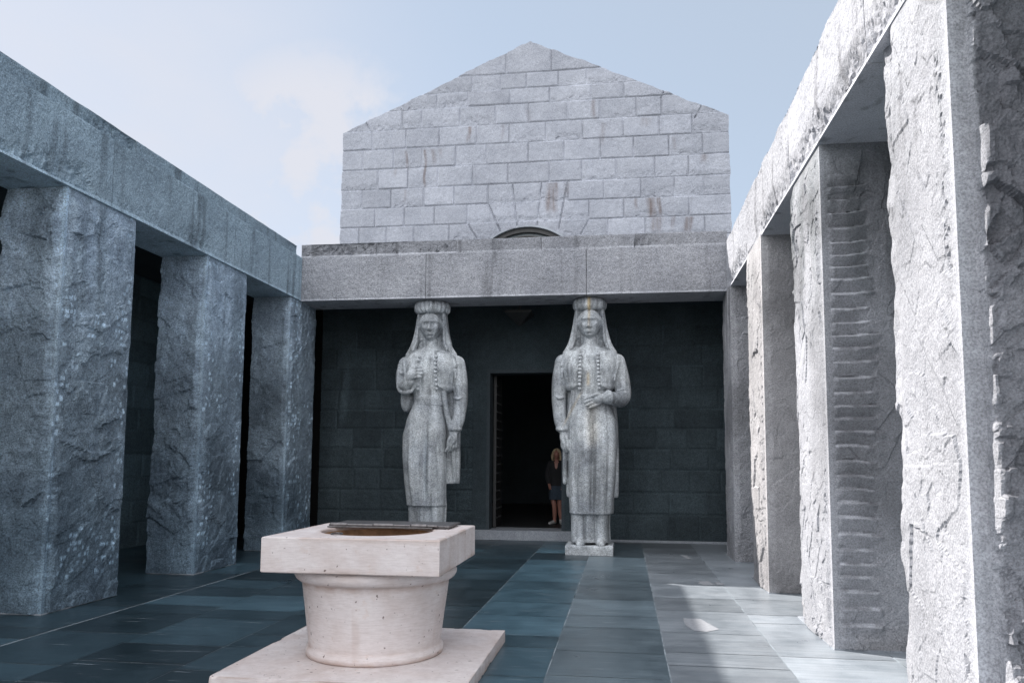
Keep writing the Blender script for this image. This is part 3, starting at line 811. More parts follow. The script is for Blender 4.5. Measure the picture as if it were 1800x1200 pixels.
def hand_fingers(base, direction, spread, normal, L, r, curl=.4, n=4, lens=(.92, 1.0, .95, .78)):
    """four separate fingers rooted side by side; direction = pointing, spread = side axis, normal = back-of-hand side (they curl away from it)"""
    out = []; base = Vector(base); d = Vector(direction).normalized(); s = Vector(spread).normalized(); nn = Vector(normal).normalized()
    for i in range(n):
        b = base+s*((i-(n-1)/2)*r*2.12)
        l = L*lens[i]
        dd = (d+s*(i-(n-1)/2)*.03).normalized()
        p1 = b+dd*l*.42+nn*.012
        p2 = p1+(dd*math.cos(curl)-nn*math.sin(curl))*l*.33
        p3 = p2+(dd*math.cos(curl*1.9)-nn*math.sin(curl*1.9))*l*.25
        out.append(tube([b-dd*l*.15, b, p1, p2, p3], [r*1.05, r*1.1, r*1.04, r*.96, r*.80], 12, 4))
    return out

# ------------------------------------------------------------------ caryatids
def statue(cx, cy, label, kind):
    """local z measured from the floor; figure faces -Y"""
    e = empty('statue', (cx, cy, 0), label, 'statue', 'stone caryatids carrying the lintel')
    R_ = kind == 'R'
    sgn = 1
    def X(v): return cx+v
    parts = []
    # --- inner skirt / lower legs
    def f_inner(a, z, x, y):
        fold = .022*np.cos(x*23+1.0+(0 if R_ else 1.2))-.05*ga(x-.10, .018)-.05*ga(x+.11, .018)
        return fold*(y < 0)+.01*np.cos(a*9)*(y >= 0)
    icx = .01 if R_ else -.02
    parts.append(loft([(.20, .345, .25, X(icx), cy), (.5, .335, .24, X(icx), cy), (.80, .345, .25, X(icx), cy+.01), (.95, .33, .24, X(icx), cy+.01)], fn=f_inner, p=3.2, nz=30))
    # feet
    for s in (-1, 1):
        parts.append(tube([(X(icx+s*.17), cy-.10, .20), (X(icx+s*.18), cy-.24, .20), (X(icx+s*.19), cy-.33, .175)], [.10, .085, .06], 14, 4))
    # --- outer skirt: hem to waist
    hem = .70 if R_ else .80
    def f_out(a, z, x, y):
        fr = (y < 0)*1.0
        gx = .03 if R_ else .06
        g = -.050*ga(x-gx-.02*(z-1.4), .05)*sm(2.55, 2.2, z)*sm(hem-.1, hem+.25, z)
        g2 = -.016*ga(x+.25, .03)*sm(2.3, 1.4, z)-.016*ga(x-.30, .03)*sm(2.4, 1.6, z)
        kn = .040*ga(z-1.45, .35)*(ga(x+.17, .13)+.7*ga(x-.22, .12))
        h = .012*sm(hem+.05, hem+.01, z)
        w = .006*np.cos(x*40+z*2)*sm(2.5, 2.0, z)
        return (g+g2+kn+w)*fr+h+.012*np.cos(a*7+z)*(1-fr)
    if R_: sk = [(hem, .375, .30, X(.02), cy), (hem+.03, .395, .315, X(.02), cy), (1.1, .41, .33, X(.02), cy), (1.6, .435, .335, X(.04), cy-.01), (2.1, .46, .33, X(.06), cy), (2.4, .43, .31, X(.05), cy), (2.65, .355, .275, X(.03), cy), (2.78, .32, .25, X(.02), cy), (2.95, .32, .25, X(.02), cy)]
    else: sk = [(hem, .35, .30, X(-.04), cy), (hem+.03, .365, .31, X(-.04), cy), (1.2, .385, .33, X(-.07), cy), (1.7, .41, .335, X(-.09), cy-.01), (2.1, .42, .33, X(-.09), cy), (2.4, .37, .31, X(-.07), cy), (2.62, .31, .27, X(-.04), cy), (2.72, .28, .245, X(-.02), cy), (2.95, .29, .25, X(0), cy)]
    parts.append(loft(sk, n=140, nz=110, fn=f_out, p=2.5))
    # waistband
    parts.append(loft([(2.62, .05, .04, X(0), cy), (2.64, sk[-2][1]+.015, .262, X(0), cy-.004), (2.84, sk[-2][1]+.015, .262, X(0), cy-.004), (2.86, .05, .04, X(0), cy)], nz=30, p=2.4))
    # --- torso with open jacket
    def f_tor(a, z, x, y):
        fr = (y < 0)*1.0
        edge = .135+.03*(3.5-z)
        low = 2.90+.10*ga(np.abs(x)-edge, .08)
        jk = sm(0, .02, np.abs(x)-edge)*sm(low-.02, low+.02, z)*sm(3.72, 3.62, z)
        hemj = .02*sm(.08, 0, np.abs(z-2.97))*sm(0, .03, np.abs(x)-edge)
        bust = .045*ga(z-3.32, .15)*ga(np.abs(x)-.19, .13)
        shirt = .005*np.cos(x*90)*(np.abs(x) < edge)*sm(3.55, 3.5, z)
        crev = -.030*ga(np.abs(x)-edge+.016, .012)*sm(2.88, 2.95, z)*sm(3.66, 3.6, z)
        return fr*(jk*.062+bust+hemj+shirt+crev)
    parts.append(loft([(2.70, .29, .24, X(0), cy), (2.90, .33, .25, X(0), cy), (3.1, .40, .27, X(0), cy), (3.3, .455, .275, X(0), cy+.01), (3.47, .48, .265, X(0), cy+.02), (3.58, .44, .235, X(0), cy+.03), (3.66, .34, .20, X(0), cy+.04), (3.73, .20, .165, X(0), cy+.04), (3.78, .14, .14, X(0), cy+.03)], n=150, nz=90, fn=f_tor, p=2.5))
    # shoulders yoke
    for s in (-1, 1):
        parts.append(tube([(X(s*.10), cy+.04, 3.66), (X(s*.30), cy+.03, 3.60), (X(s*.46), cy+.02, 3.47)], [.10, .135, .13], 16, 5))
    # open coat falling behind, its edges showing on both flanks
    cl, cr = (-.46, .52) if R_ else (-.40, .54)
    zt_, zb_ = 3.3, (.98 if R_ else 1.2)
    w2 = (cr-cl)/2; cc = (cr+cl)/2
    def f_coat(a, z, x, y): return .014*np.cos(x*30)*(y > 0)
    parts.append(loft([(zb_, w2*.95, .10, X(cc), cy+.19), (zb_+.05, w2*.98, .11, X(cc), cy+.19), (1.6, w2, .12, X(cc), cy+.19), (2.3, w2*.98, .13, X(cc), cy+.17), (2.8, w2*.90, .13, X(cc*.5), cy+.14), (zt_, w2*.85, .13, X(0), cy+.10)], fn=f_coat, p=3.5, nz=60))
    # coat front edges: two long slanting lapels
    for s in (-1, 1):
        if R_ and s == 1: continue
        if not R_ and s == -1: continue
        parts.append(tube([(X(s*.27), cy-.19, 2.98), (X(s*.34), cy-.17, 2.55), (X(s*.43), cy-.08, 2.1), (X(s*.46), cy+.02, 1.6), (X(s*.47), cy+.10, 1.25)], [.05, .05, .05, .045, .04], 12, 6))
    # neck
    parts.append(tube([(X(0), cy+.03, 3.60), (X(0), cy+.01, 3.80), (X(0), cy+.02, 4.0)], [.155, .128, .13], 24, 4))
    # collar
    parts.append(loft([(3.66, .17, .15, X(0), cy+.02), (3.70, .19, .165, X(0), cy+.01), (3.73, .17, .15, X(0), cy+.02)], nz=10))
    # head
    hz = 4.145; turn = (-.03 if R_ else .10)
    parts.append(head_parts(X(0), cy-.055, hz, turn))
    # hair framing the face
    def fh(V):
        x = V[:, 0]-X(0); z = V[:, 2]-hz; y = V[:, 1]
        w = .008*np.cos(z*60+np.abs(x)*70)
        return np.stack([V[:, 0]+np.sign(x)*w*(np.abs(x) > .02), y-w, V[:, 2]], 1).tolist()
    parts.append(ell((X(0), cy+.075, hz+.035), (.255, .235, .285), 90, 60, fh))
    for s in (-1, 1):
        parts.append(tube([(X(s*.03), cy-.185, hz+.235), (X(s*.13), cy-.175, hz+.17), (X(s*.212), cy-.11, hz+.05), (X(s*.238), cy-.03, hz-.07), (X(s*.215), cy+.03, hz-.22)], [.026, .030, .032, .034, .045], 12, 6))
        # ear
        parts.append(ell((X(s*.232), cy-.045, hz-.02), (.022, .035, .055), 14, 10))
    # veil: back sheet and two falls to the shoulders
    def f_veil(a, z, x, y): return .012*np.cos(a*22)*sm(4.2, 3.9, z)
    parts.append(loft([(3.60, .40, .15, X(0), cy+.17), (3.75, .37, .16, X(0), cy+.17), (4.0, .315, .17, X(0), cy+.15), (4.25, .285, .18, X(0), cy+.12), (4.45, .268, .19, X(0), cy+.08)], fn=f_veil, p=2.4, nz=40))
    for s in (-1, 1):
        parts.append(tube([(X(s*.225), cy-.05, 4.42), (X(s*.262), cy-.04, 4.15), (X(s*.300), cy-.03, 3.92), (X(s*.36), cy-.05, 3.73), (X(s*.45), cy-.03, 3.62)], [.045, .05, .062, .065, .05], 14, 6))
        parts.append(tube([(X(s*.235), cy-.09, 4.40), (X(s*.255), cy-.10, 4.1), (X(s*.275), cy-.12, 3.85), (X(s*.33), cy-.15, 3.70)], [.02, .022, .028, .022], 10, 6))
    # --- arms
    def hang_arm(s):
        sh = (X(s*.50), cy+.02, 3.46)
        parts.append(tube([sh, (X(s*.545), cy+.02, 3.15), (X(s*.57), cy+.03, 2.80), (X(s*.545), cy-.02, 2.45), (X(s*.50), cy-.07, 2.24)], [.145, .150, .135, .125, .110], 22, 6))
        # armhole roll and sleeve folds
        parts.append(tube([(X(s*.40), cy-.13, 3.58), (X(s*.50), cy-.16, 3.42), (X(s*.50), cy-.16, 3.15)], [.022, .026, .018], 10, 5))
        parts.append(tube([(X(s*.64), cy-.06, 2.84), (X(s*.56), cy-.12, 2.78), (X(s*.47), cy-.10, 2.80)], [.02, .026, .02], 10, 5))
        # cuff
        parts.append(loft([(2.18, .105, .105, X(s*.495), cy-.08), (2.20, .122, .120, X(s*.495), cy-.08), (2.235, .125, .122, X(s*.50), cy-.075), (2.25, .10, .10, X(s*.50), cy-.075)], n=30, nz=8))
        # wrist, palm, fingers
        parts.append(tube([(X(s*.485), cy-.09, 2.28), (X(s*.475), cy-.11, 2.14), (X(s*.465), cy-.125, 2.05), (X(s*.455), cy-.13, 1.99)], [.068, .070, .080, .070], 18, 5, flat=.75))
        parts.extend(hand_fingers((X(s*.452), cy-.13, 1.985), (-s*.10, -.05, -1), (s*.62, .78, 0) , (s*.85, -.5, 0), .215, .0255, curl=.38))
        parts.append(tube([(X(s*.44), cy-.16, 2.10), (X(s*.405), cy-.205, 2.02), (X(s*.39), cy-.215, 1.93), (X(s*.388), cy-.21, 1.87)], [.030, .030, .027, .021], 12, 5))
    if R_:
        hang_arm(-1)
        # left arm bent across the waist
        parts.append(tube([(X(.50), cy+.02, 3.46), (X(.565), cy+.02, 3.15), (X(.60), cy+.0, 2.88), (X(.56), cy-.13, 2.75), (X(.42), cy-.28, 2.76), (X(.35), cy-.32, 2.77)], [.145, .155, .150, .140, .118, .112], 22, 7))
        parts.append(tube([(X(.66), cy-.08, 2.95), (X(.60), cy-.15, 2.93), (X(.48), cy-.17, 2.90)], [.02, .024, .018], 10, 5))
        parts.append(tube([(X(.40), cy-.13, 3.58), (X(.51), cy-.16, 3.42), (X(.45), cy-.20, 3.10)], [.022, .026, .018], 10, 5))
        # cuff ring
        parts.append(tube([(X(.375), cy-.30, 2.77), (X(.345), cy-.325, 2.77), (X(.325), cy-.335, 2.765)], [.105, .138, .115], 24, 4))
        # hand lying flat, fingers pointing inwards and down
        parts.append(tube([(X(.36), cy-.335, 2.79), (X(.27), cy-.365, 2.77), (X(.19), cy-.375, 2.745), (X(.14), cy-.372, 2.725)], [.066, .070, .084, .080], 18, 5, flat=1.0))
        parts.extend(hand_fingers((X(.135), cy-.385, 2.725), (-1, .10, -.34), (-.30, 0, .95), (0, -1, 0), .225, .0255, curl=.22, lens=(.78, .95, 1.0, .94)))
        parts.append(tube([(X(.22), cy-.39, 2.81), (X(.14), cy-.42, 2.825), (X(.07), cy-.42, 2.80), (X(.03), cy-.40, 2.775)], [.032, .030, .027, .020], 12, 5))
    else:
        hang_arm(1)
        # right arm raised to the breast, wide sleeve hanging open
        parts.append(tube([(X(-.50), cy+.02, 3.46), (X(-.545), cy+.01, 3.25), (X(-.545), cy-.02, 3.08), (X(-.44), cy-.22, 3.02), (X(-.33), cy-.34, 3.10)], [.140, .140, .125, .115, .100], 22, 7))
        # sleeve rim: a curved roll under the forearm
        parts.append(tube([(X(-.60), cy-.10, 3.42), (X(-.605), cy-.13, 3.16), (X(-.57), cy-.18, 2.97), (X(-.46), cy-.25, 2.89), (X(-.32), cy-.30, 2.90), (X(-.27), cy-.32, 2.94)], [.028, .034, .040, .040, .036, .028], 14, 7))
        parts.append(tube([(X(-.62), cy-.04, 3.30), (X(-.55), cy-.13, 3.26), (X(-.47), cy-.15, 3.28)], [.018, .024, .018], 10, 5))
        parts.append(tube([(X(-.40), cy-.13, 3.58), (X(-.48), cy-.17, 3.44), (X(-.45), cy-.20, 3.20)], [.022, .026, .018], 10, 5))
        # hand, loosely closed
        parts.append(tube([(X(-.40), cy-.32, 3.07), (X(-.34), cy-.37, 3.14), (X(-.28), cy-.395, 3.20), (X(-.24), cy-.40, 3.225)], [.072, .082, .098, .094], 20, 5))
        parts.extend(hand_fingers((X(-.235), cy-.42, 3.235), (1, -.05, .16), (-.12, 0, 1), (0, -1, 0), .200, .0265, curl=.55, lens=(.80, .96, 1.0, .92)))
        parts.append(tube([(X(-.30), cy-.41, 3.30), (X(-.22), cy-.41, 3.365), (X(-.14), cy-.40, 3.36), (X(-.10), cy-.385, 3.335)], [.034, .032, .028, .022], 12, 5))
        # drapery hanging in shade beneath the elbow
        parts.append(ell((X(-.50), cy+.12, 2.78), (.12, .14, .24), 24, 18))
    V, F = remesh(parts, .0105, 1)
    # vertical rain streaks and lichen as tint, some shade painted in
    n = len(V); x = V[:, 0]-cx; z = V[:, 2]
    s = fbm(np.stack([V[:, 0]*9, V[:, 1]*9, V[:, 2]*.8], 1), 1.0, 4, 5 if R_ else 55)
    t = 1+.42*s; t *= 1-.32*sm(.05, .5, fbm(V, 1.5, 4, 17)); t *= 1-.30*sm(.15, .45, fbm(np.stack([V[:, 0]*16, V[:, 1]*16, V[:, 2]*.6], 1), 1.0, 3, 27))
    C = np.stack([t, t, t*1.0], 1)
    if R_:
        rust = ga(x, .022)*sm(3.9, 4.3, z)+ga(x+.02, .03)*sm(2.95, 3.05, z)*sm(3.3, 3.15, z)+.6*ga(x-(z-2.6)*.55+.30, .025)*sm(2.2, 2.4, z)*sm(2.95, 2.8, z)+.35*ga(x-.05, .12)*sm(1.8, 2.0, z)*sm(2.75, 2.6, z)
        C = C*(1+np.clip(rust, 0, 1)[:, None]*np.array([.12, -.06, -.28]))
        pale = ga(x-.02, .3)*sm(1.85, 2.0, z)*sm(2.7, 2.5, z); C = C*(1+.25*pale[:, None])
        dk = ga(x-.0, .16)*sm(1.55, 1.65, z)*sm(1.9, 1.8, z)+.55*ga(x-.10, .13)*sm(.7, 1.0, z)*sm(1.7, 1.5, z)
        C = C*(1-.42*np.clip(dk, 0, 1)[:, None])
    else:
        dk = .8*ga(x-.0, .05)*sm(.8, 1.2, z)*sm(2.3, 2.0, z); C = C*(1-.3*dk[:, None]*np.array([1, .9, .8]))  # shade of the middle skirt fold put into the tint
        face = ga(z-4.1, .25)*sm(.05, .2, x); C = C*(1-.30*face[:, None])  # shade on the right side of the face put into the tint
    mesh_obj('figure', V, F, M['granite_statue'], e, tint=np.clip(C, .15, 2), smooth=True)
    # ribbed round cap directly under the lintel
    def f_hat(a, z, x, y): 
        k = 22
        return (.045 if not R_ else .014)*np.abs(np.cos(a*k/2))-.02
    hv, hf = loft([(4.395, .235, .235, X(0), cy+.01), (4.405, .275, .275, X(0), cy+.01), (4.45, .315, .315, X(0), cy+.01), (4.53, .325, .325, X(0), cy+.01), (4.59, .305, .305, X(0), cy+.01), (4.618, .27, .27, X(0), cy+.01)], n=208, nz=26, fn=f_hat, p=2.0)
    hv = np.array(hv); th = .75+.5*sm(-.3, .4, fbm(hv*np.array([14, 14, .5]), 1, 3, 3)); hc = np.stack([th]*3, 1)
    if R_:
        ru = ga(hv[:, 0]-cx, .03)*(hv[:, 1] < cy); hc = hc*(1+ru[:, None]*np.array([.45, .10, -.35]))
    mesh_obj('cap', hv, hf, M['granite_statue'], e, tint=hc, smooth=True)
    # domed buttons along both jacket edges
    for s in (-1, 1):
        for k in range(10 if R_ else 9):
            z = 3.555-k*(.068 if R_ else .075)
            if not R_ and s == -1 and 3.06 < z < 3.42: continue
            xx = s*(.158+.03*(3.5-z)+(.0 if s < 0 else .0))
            # find jacket surface there
            m = (np.abs(V[:, 0]-X(xx)) < .03) & (np.abs(V[:, 2]-z) < .03) & (V[:, 1] < cy)
            yy = V[m, 1].min() if m.any() else cy-.3
            bv, bf = ell((X(xx), yy-.012, z), (.031, .030, .031), 16, 12)
            mesh_obj('button', bv, bf, M['granite_statue'], e, tint=np.full(len(bv), 1.05), smooth=True)
    # plinth
    B = (cx-.43, cx+.41, cy-.40, cy+.42, .0, .155)
    def pd(P, on):
        D = np.zeros_like(P)
        for f in 'xXy':
            m = on[f]; Q = P[m]; D[m] += ((fbm(Q, 12, 3, 5))*.006)[:, None]*np.array(NRM[f])
        return D
    def pt(P, on, D):
        t = 1+.2*fbm(P, 6, 3, 9)+.35*sm(.13, .15, P[:, 2]); return np.stack([t]*3, 1)
    rough_block('plinth', B, .03, pd, M['granite_statue'], e, tfun=pt)
    return e
statue(-.61, 14.36, 'stone woman statue with a hand across her waist and rust-streaked cap', 'R')
statue(-3.60, 14.36, 'stone woman statue with a fist raised to her breast, standing behind the well', 'L')

# ------------------------------------------------------------------ the well
WXc, WYc = -2.015, 6.32
well = empty('well', (WXc, WYc, 0), 'pale pink limestone well with square cap, round drum and square base slab', 'well')
def dirt(V, seed, k=.5):
    V = np.asarray(V, float); n = fbm(V, 9, 5, seed); return V, n
def stone_block(name, B, res, seed, chip=.010):
    x0, x1, y0, y1, z0, z1 = B
    def ds(P): # distance to the nearest box edge
        a = np.sort(np.stack([np.minimum(P[:, 0]-x0, x1-P[:, 0]), np.minimum(P[:, 1]-y0, y1-P[:, 1]), np.minimum(P[:, 2]-z0, z1-P[:, 2])], 1), axis=1)
        return a[:, 1]
    def dfun(P, on):
        e = ds(P); w = sm(.03, 0, e)*chip*(.25+1.2*sm(.15, .6, fbm(P, 11, 4, seed)))
        c = np.array([(x0+x1)/2, (y0+y1)/2, (z0+z1)/2]); h = np.array([(x1-x0)/2, (y1-y0)/2, (z1-z0)/2])
        q = (P-c)/h; return -np.sign(q)*sm(.85, 1.0, np.abs(q))*w[:, None]*.7
    def tfun(P, on, D):
        e = ds(P); n = fbm(P, 13, 5, seed+3); k = sm(.022, .0, e+.012*n)*sm(-.25, .35, fbm(P, 4, 4, seed+7))
        v = sm(.2, .55, fbm(P*np.array([14, 14, 1.2]), 1, 4, seed+11))*(~(on['Z']))
        g = sm(.09, .0, P[:, 2]-z0+.05*n)*.25 if z0 < .1 else 0
        return 1-np.clip(k*.55+v*.22+g, 0, 1)[:, None]*np.array([.45, .62, .72])
    return rough_block(name, B, res, dfun, M['limestone'], well, tfun=tfun)
stone_block('base_slab', (WXc-.93, WXc+.93, WYc-.93, WYc+.93, .0, .105), .022, 41)
def lathe(prof, c, n=96):
    V, F = [], []
    for r, z in prof:
        for k in range(n):
            a = 2*math.pi*k/n; V.append((c[0]+r*math.cos(a), c[1]+r*math.sin(a), z))
    for i in range(len(prof)-1):
        for k in range(n): F.append([i*n+k, i*n+(k+1) % n, (i+1)*n+(k+1) % n, (i+1)*n+k])
    return V, F
prof = [(.52, .107), (.545, .108), (.552, .125), (.553, .150), (.546, .172), (.534, .182), (.529, .190)]
for i in range(13): t = i/12; prof.append((.529+.064*t, .195+.485*t))
prof += [(.600, .690), (.622, .697), (.640, .712), (.652, .735), (.654, .755), (.645, .775), (.625, .790), (.60, .797), (.55, .80)]
prof = prof+[(.44, .80), (.42, .6), (.40, .3), (.0, .25)]
V, F = lathe(prof, (WXc, WYc), 192)
Vn = np.array(V); nn = fbm(Vn, 10, 5, 77)
dg_ = ga_ = np.exp(-((Vn[:, 2]-.685+.01*nn)/.014)**2)*.7+np.exp(-((Vn[:, 2]-.115)/.016)**2)*.8+.35*np.exp(-((Vn[:, 2]-.188)/.012)**2)+.3*sm(.25, .6, fbm(Vn*np.array([9, 9, .9]), 1, 4, 78))
rr_ = 1+.004*fbm(Vn, 5, 4, 79)+.0015*nn
Vn[:, 0] = WXc+(Vn[:, 0]-WXc)*rr_; Vn[:, 1] = WYc+(Vn[:, 1]-WYc)*rr_
mesh_obj('drum', Vn, F, M['limestone'], well, smooth=True, tint=1-np.clip(dg_*(.7+.8*nn), 0, 1)[:, None]*np.array([.40, .55, .64]))
V, F = lathe([(.452, 1.04), (.450, .803), (.41, .60), (.39, .30), (.001, .28)], (WXc, WYc), 64)
mesh_obj('shaft_lining', V, [f[::-1] for f in F], M['wellin'], well, smooth=True)
def cap_slab():
    h, r, z0, z1 = .685, .455, .803, 1.065
    n = 96; V, F = [], []
    bev = .007
    def sq(a, hh):
        c, s = math.cos(a), math.sin(a); k = hh/max(abs(c), abs(s)); return c*k, s*k
    rings = [(None, r, z0), (h-bev, None, z0), (h, None, z0+bev), (h, None, z1-bev), (h-bev, None, z1), (None, r+.006, z1), (None, r, z1-.008), (None, r, z0)]
    angs = sorted(set([2*math.pi*(k+.0)/n for k in range(n)]))
    for hh, rr, z in rings[:-1]:
        for a in angs:
            x, y = (sq(a, hh) if hh else (rr*math.cos(a), rr*math.sin(a))); V.append((WXc+x, WYc+y, z))
    m = len(rings)-1
    for i in range(m):
        j = (i+1) % m
        for k in range(n): F.append([i*n+k, i*n+(k+1) % n, j*n+(k+1) % n, j*n+k])
    # refine so that the stains have something to live on
    bm = bmesh.new(); vs = [bm.verts.new(v) for v in V]
    for f_ in F: bm.faces.new([vs[i] for i in f_])
    bmesh.ops.subdivide_edges(bm, edges=bm.edges[:], cuts=5, use_grid_fill=True)
    bm.verts.index_update(); V = np.array([v.co[:] for v in bm.verts]); F = [[v.index for v in f_.verts] for f_ in bm.faces]; bm.free()
    e = h-np.maximum(np.abs(V[:, 0]-WXc), np.abs(V[:, 1]-WYc)); ez = np.minimum(V[:, 2]-z0, z1-V[:, 2])
    n_ = fbm(V, 13, 5, 61); k = sm(.030, 0, np.maximum(e, ez)+.010*n_)*sm(-.3, .3, fbm(V, 4, 4, 62))
    v_ = sm(.1, .5, fbm(V*np.array([14, 14, 1.0]), 1, 4, 63))*(V[:, 0] > WXc+h-.02)
    rim = sm(.03, 0, np.abs(np.hypot(V[:, 0]-WXc, V[:, 1]-WYc)-r)+.01*n_)
    tt = 1-np.clip(k*.5+v_*.12+rim*.4, 0, 1)[:, None]*np.array([.45, .60, .70])
    return mesh_obj('cap_slab', V, F, M['limestone'], well, tint=tt)
cap_slab()
# folded-back iron lid over the rear half
lid_parts = [box_geo(WXc-.50, WXc+.56, WYc+.20, WYc+.64, 1.082, 1.094, bev=.003), box_geo(WXc-.50, WXc+.42, WYc+.16, WYc+.205, 1.070, 1.082, bev=.003),
             box_geo(WXc-.46, WXc+.54, WYc+.24, WYc+.60, 1.068, 1.081, bev=.003)]
V, F = merge_geo(lid_parts); lid = mesh_obj('lid', V, F, M['iron'], well)
def cyl(p0, p1, r, n=16):
    return tube([p0, tuple((np.array(p0)+np.array(p1))/2), p1], [r, r, r], n, 2)
hp = [cyl((WXc-.47, WYc+.185, 1.092), (WXc+.45, WYc+.185, 1.092), .011)]
V, F = merge_geo(hp); mesh_obj('hinge_rod', V, F, M['iron'], lid, smooth=True)
for a, b in ((-.47, -.34), (-.09, .07), (.24, .36)):
    V, F = cyl((WXc+a, WYc+.185, 1.092), (WXc+b, WYc+.185, 1.092), .019); mesh_obj('hinge_knuckle', V, F, M['iron'], lid, smooth=True)
def torus(c, R, r, tilt, n=28, m=10, sx=1.0):
    V, F = [], []
    for i in range(n):
        a = 2*math.pi*i/n
        for k in range(m):
            b = 2*math.pi*k/m; x = (R+r*math.cos(b))*math.cos(a)*sx; y = (R+r*math.cos(b))*math.sin(a); z = r*math.sin(b)
            V.append((c[0]+x, c[1]+y*math.cos(tilt)-z*math.sin(tilt), c[2]+y*math.sin(tilt)+z*math.cos(tilt)))
    for i in range(n):
        for k in range(m): F.append([i*m+k, i*m+(k+1) % m, ((i+1) % n)*m+(k+1) % m, ((i+1) % n)*m+k])
    return V, F
V, F = merge_geo([torus((WXc-.20, WYc-.405, 1.072), .034, .005, .12, sx=1.3), cyl((WXc-.20, WYc-.38, 1.068), (WXc-.16, WYc-.30, 1.0), .005, 8)])
mesh_obj('pull_ring', V, F, M['iron'], well, smooth=True)

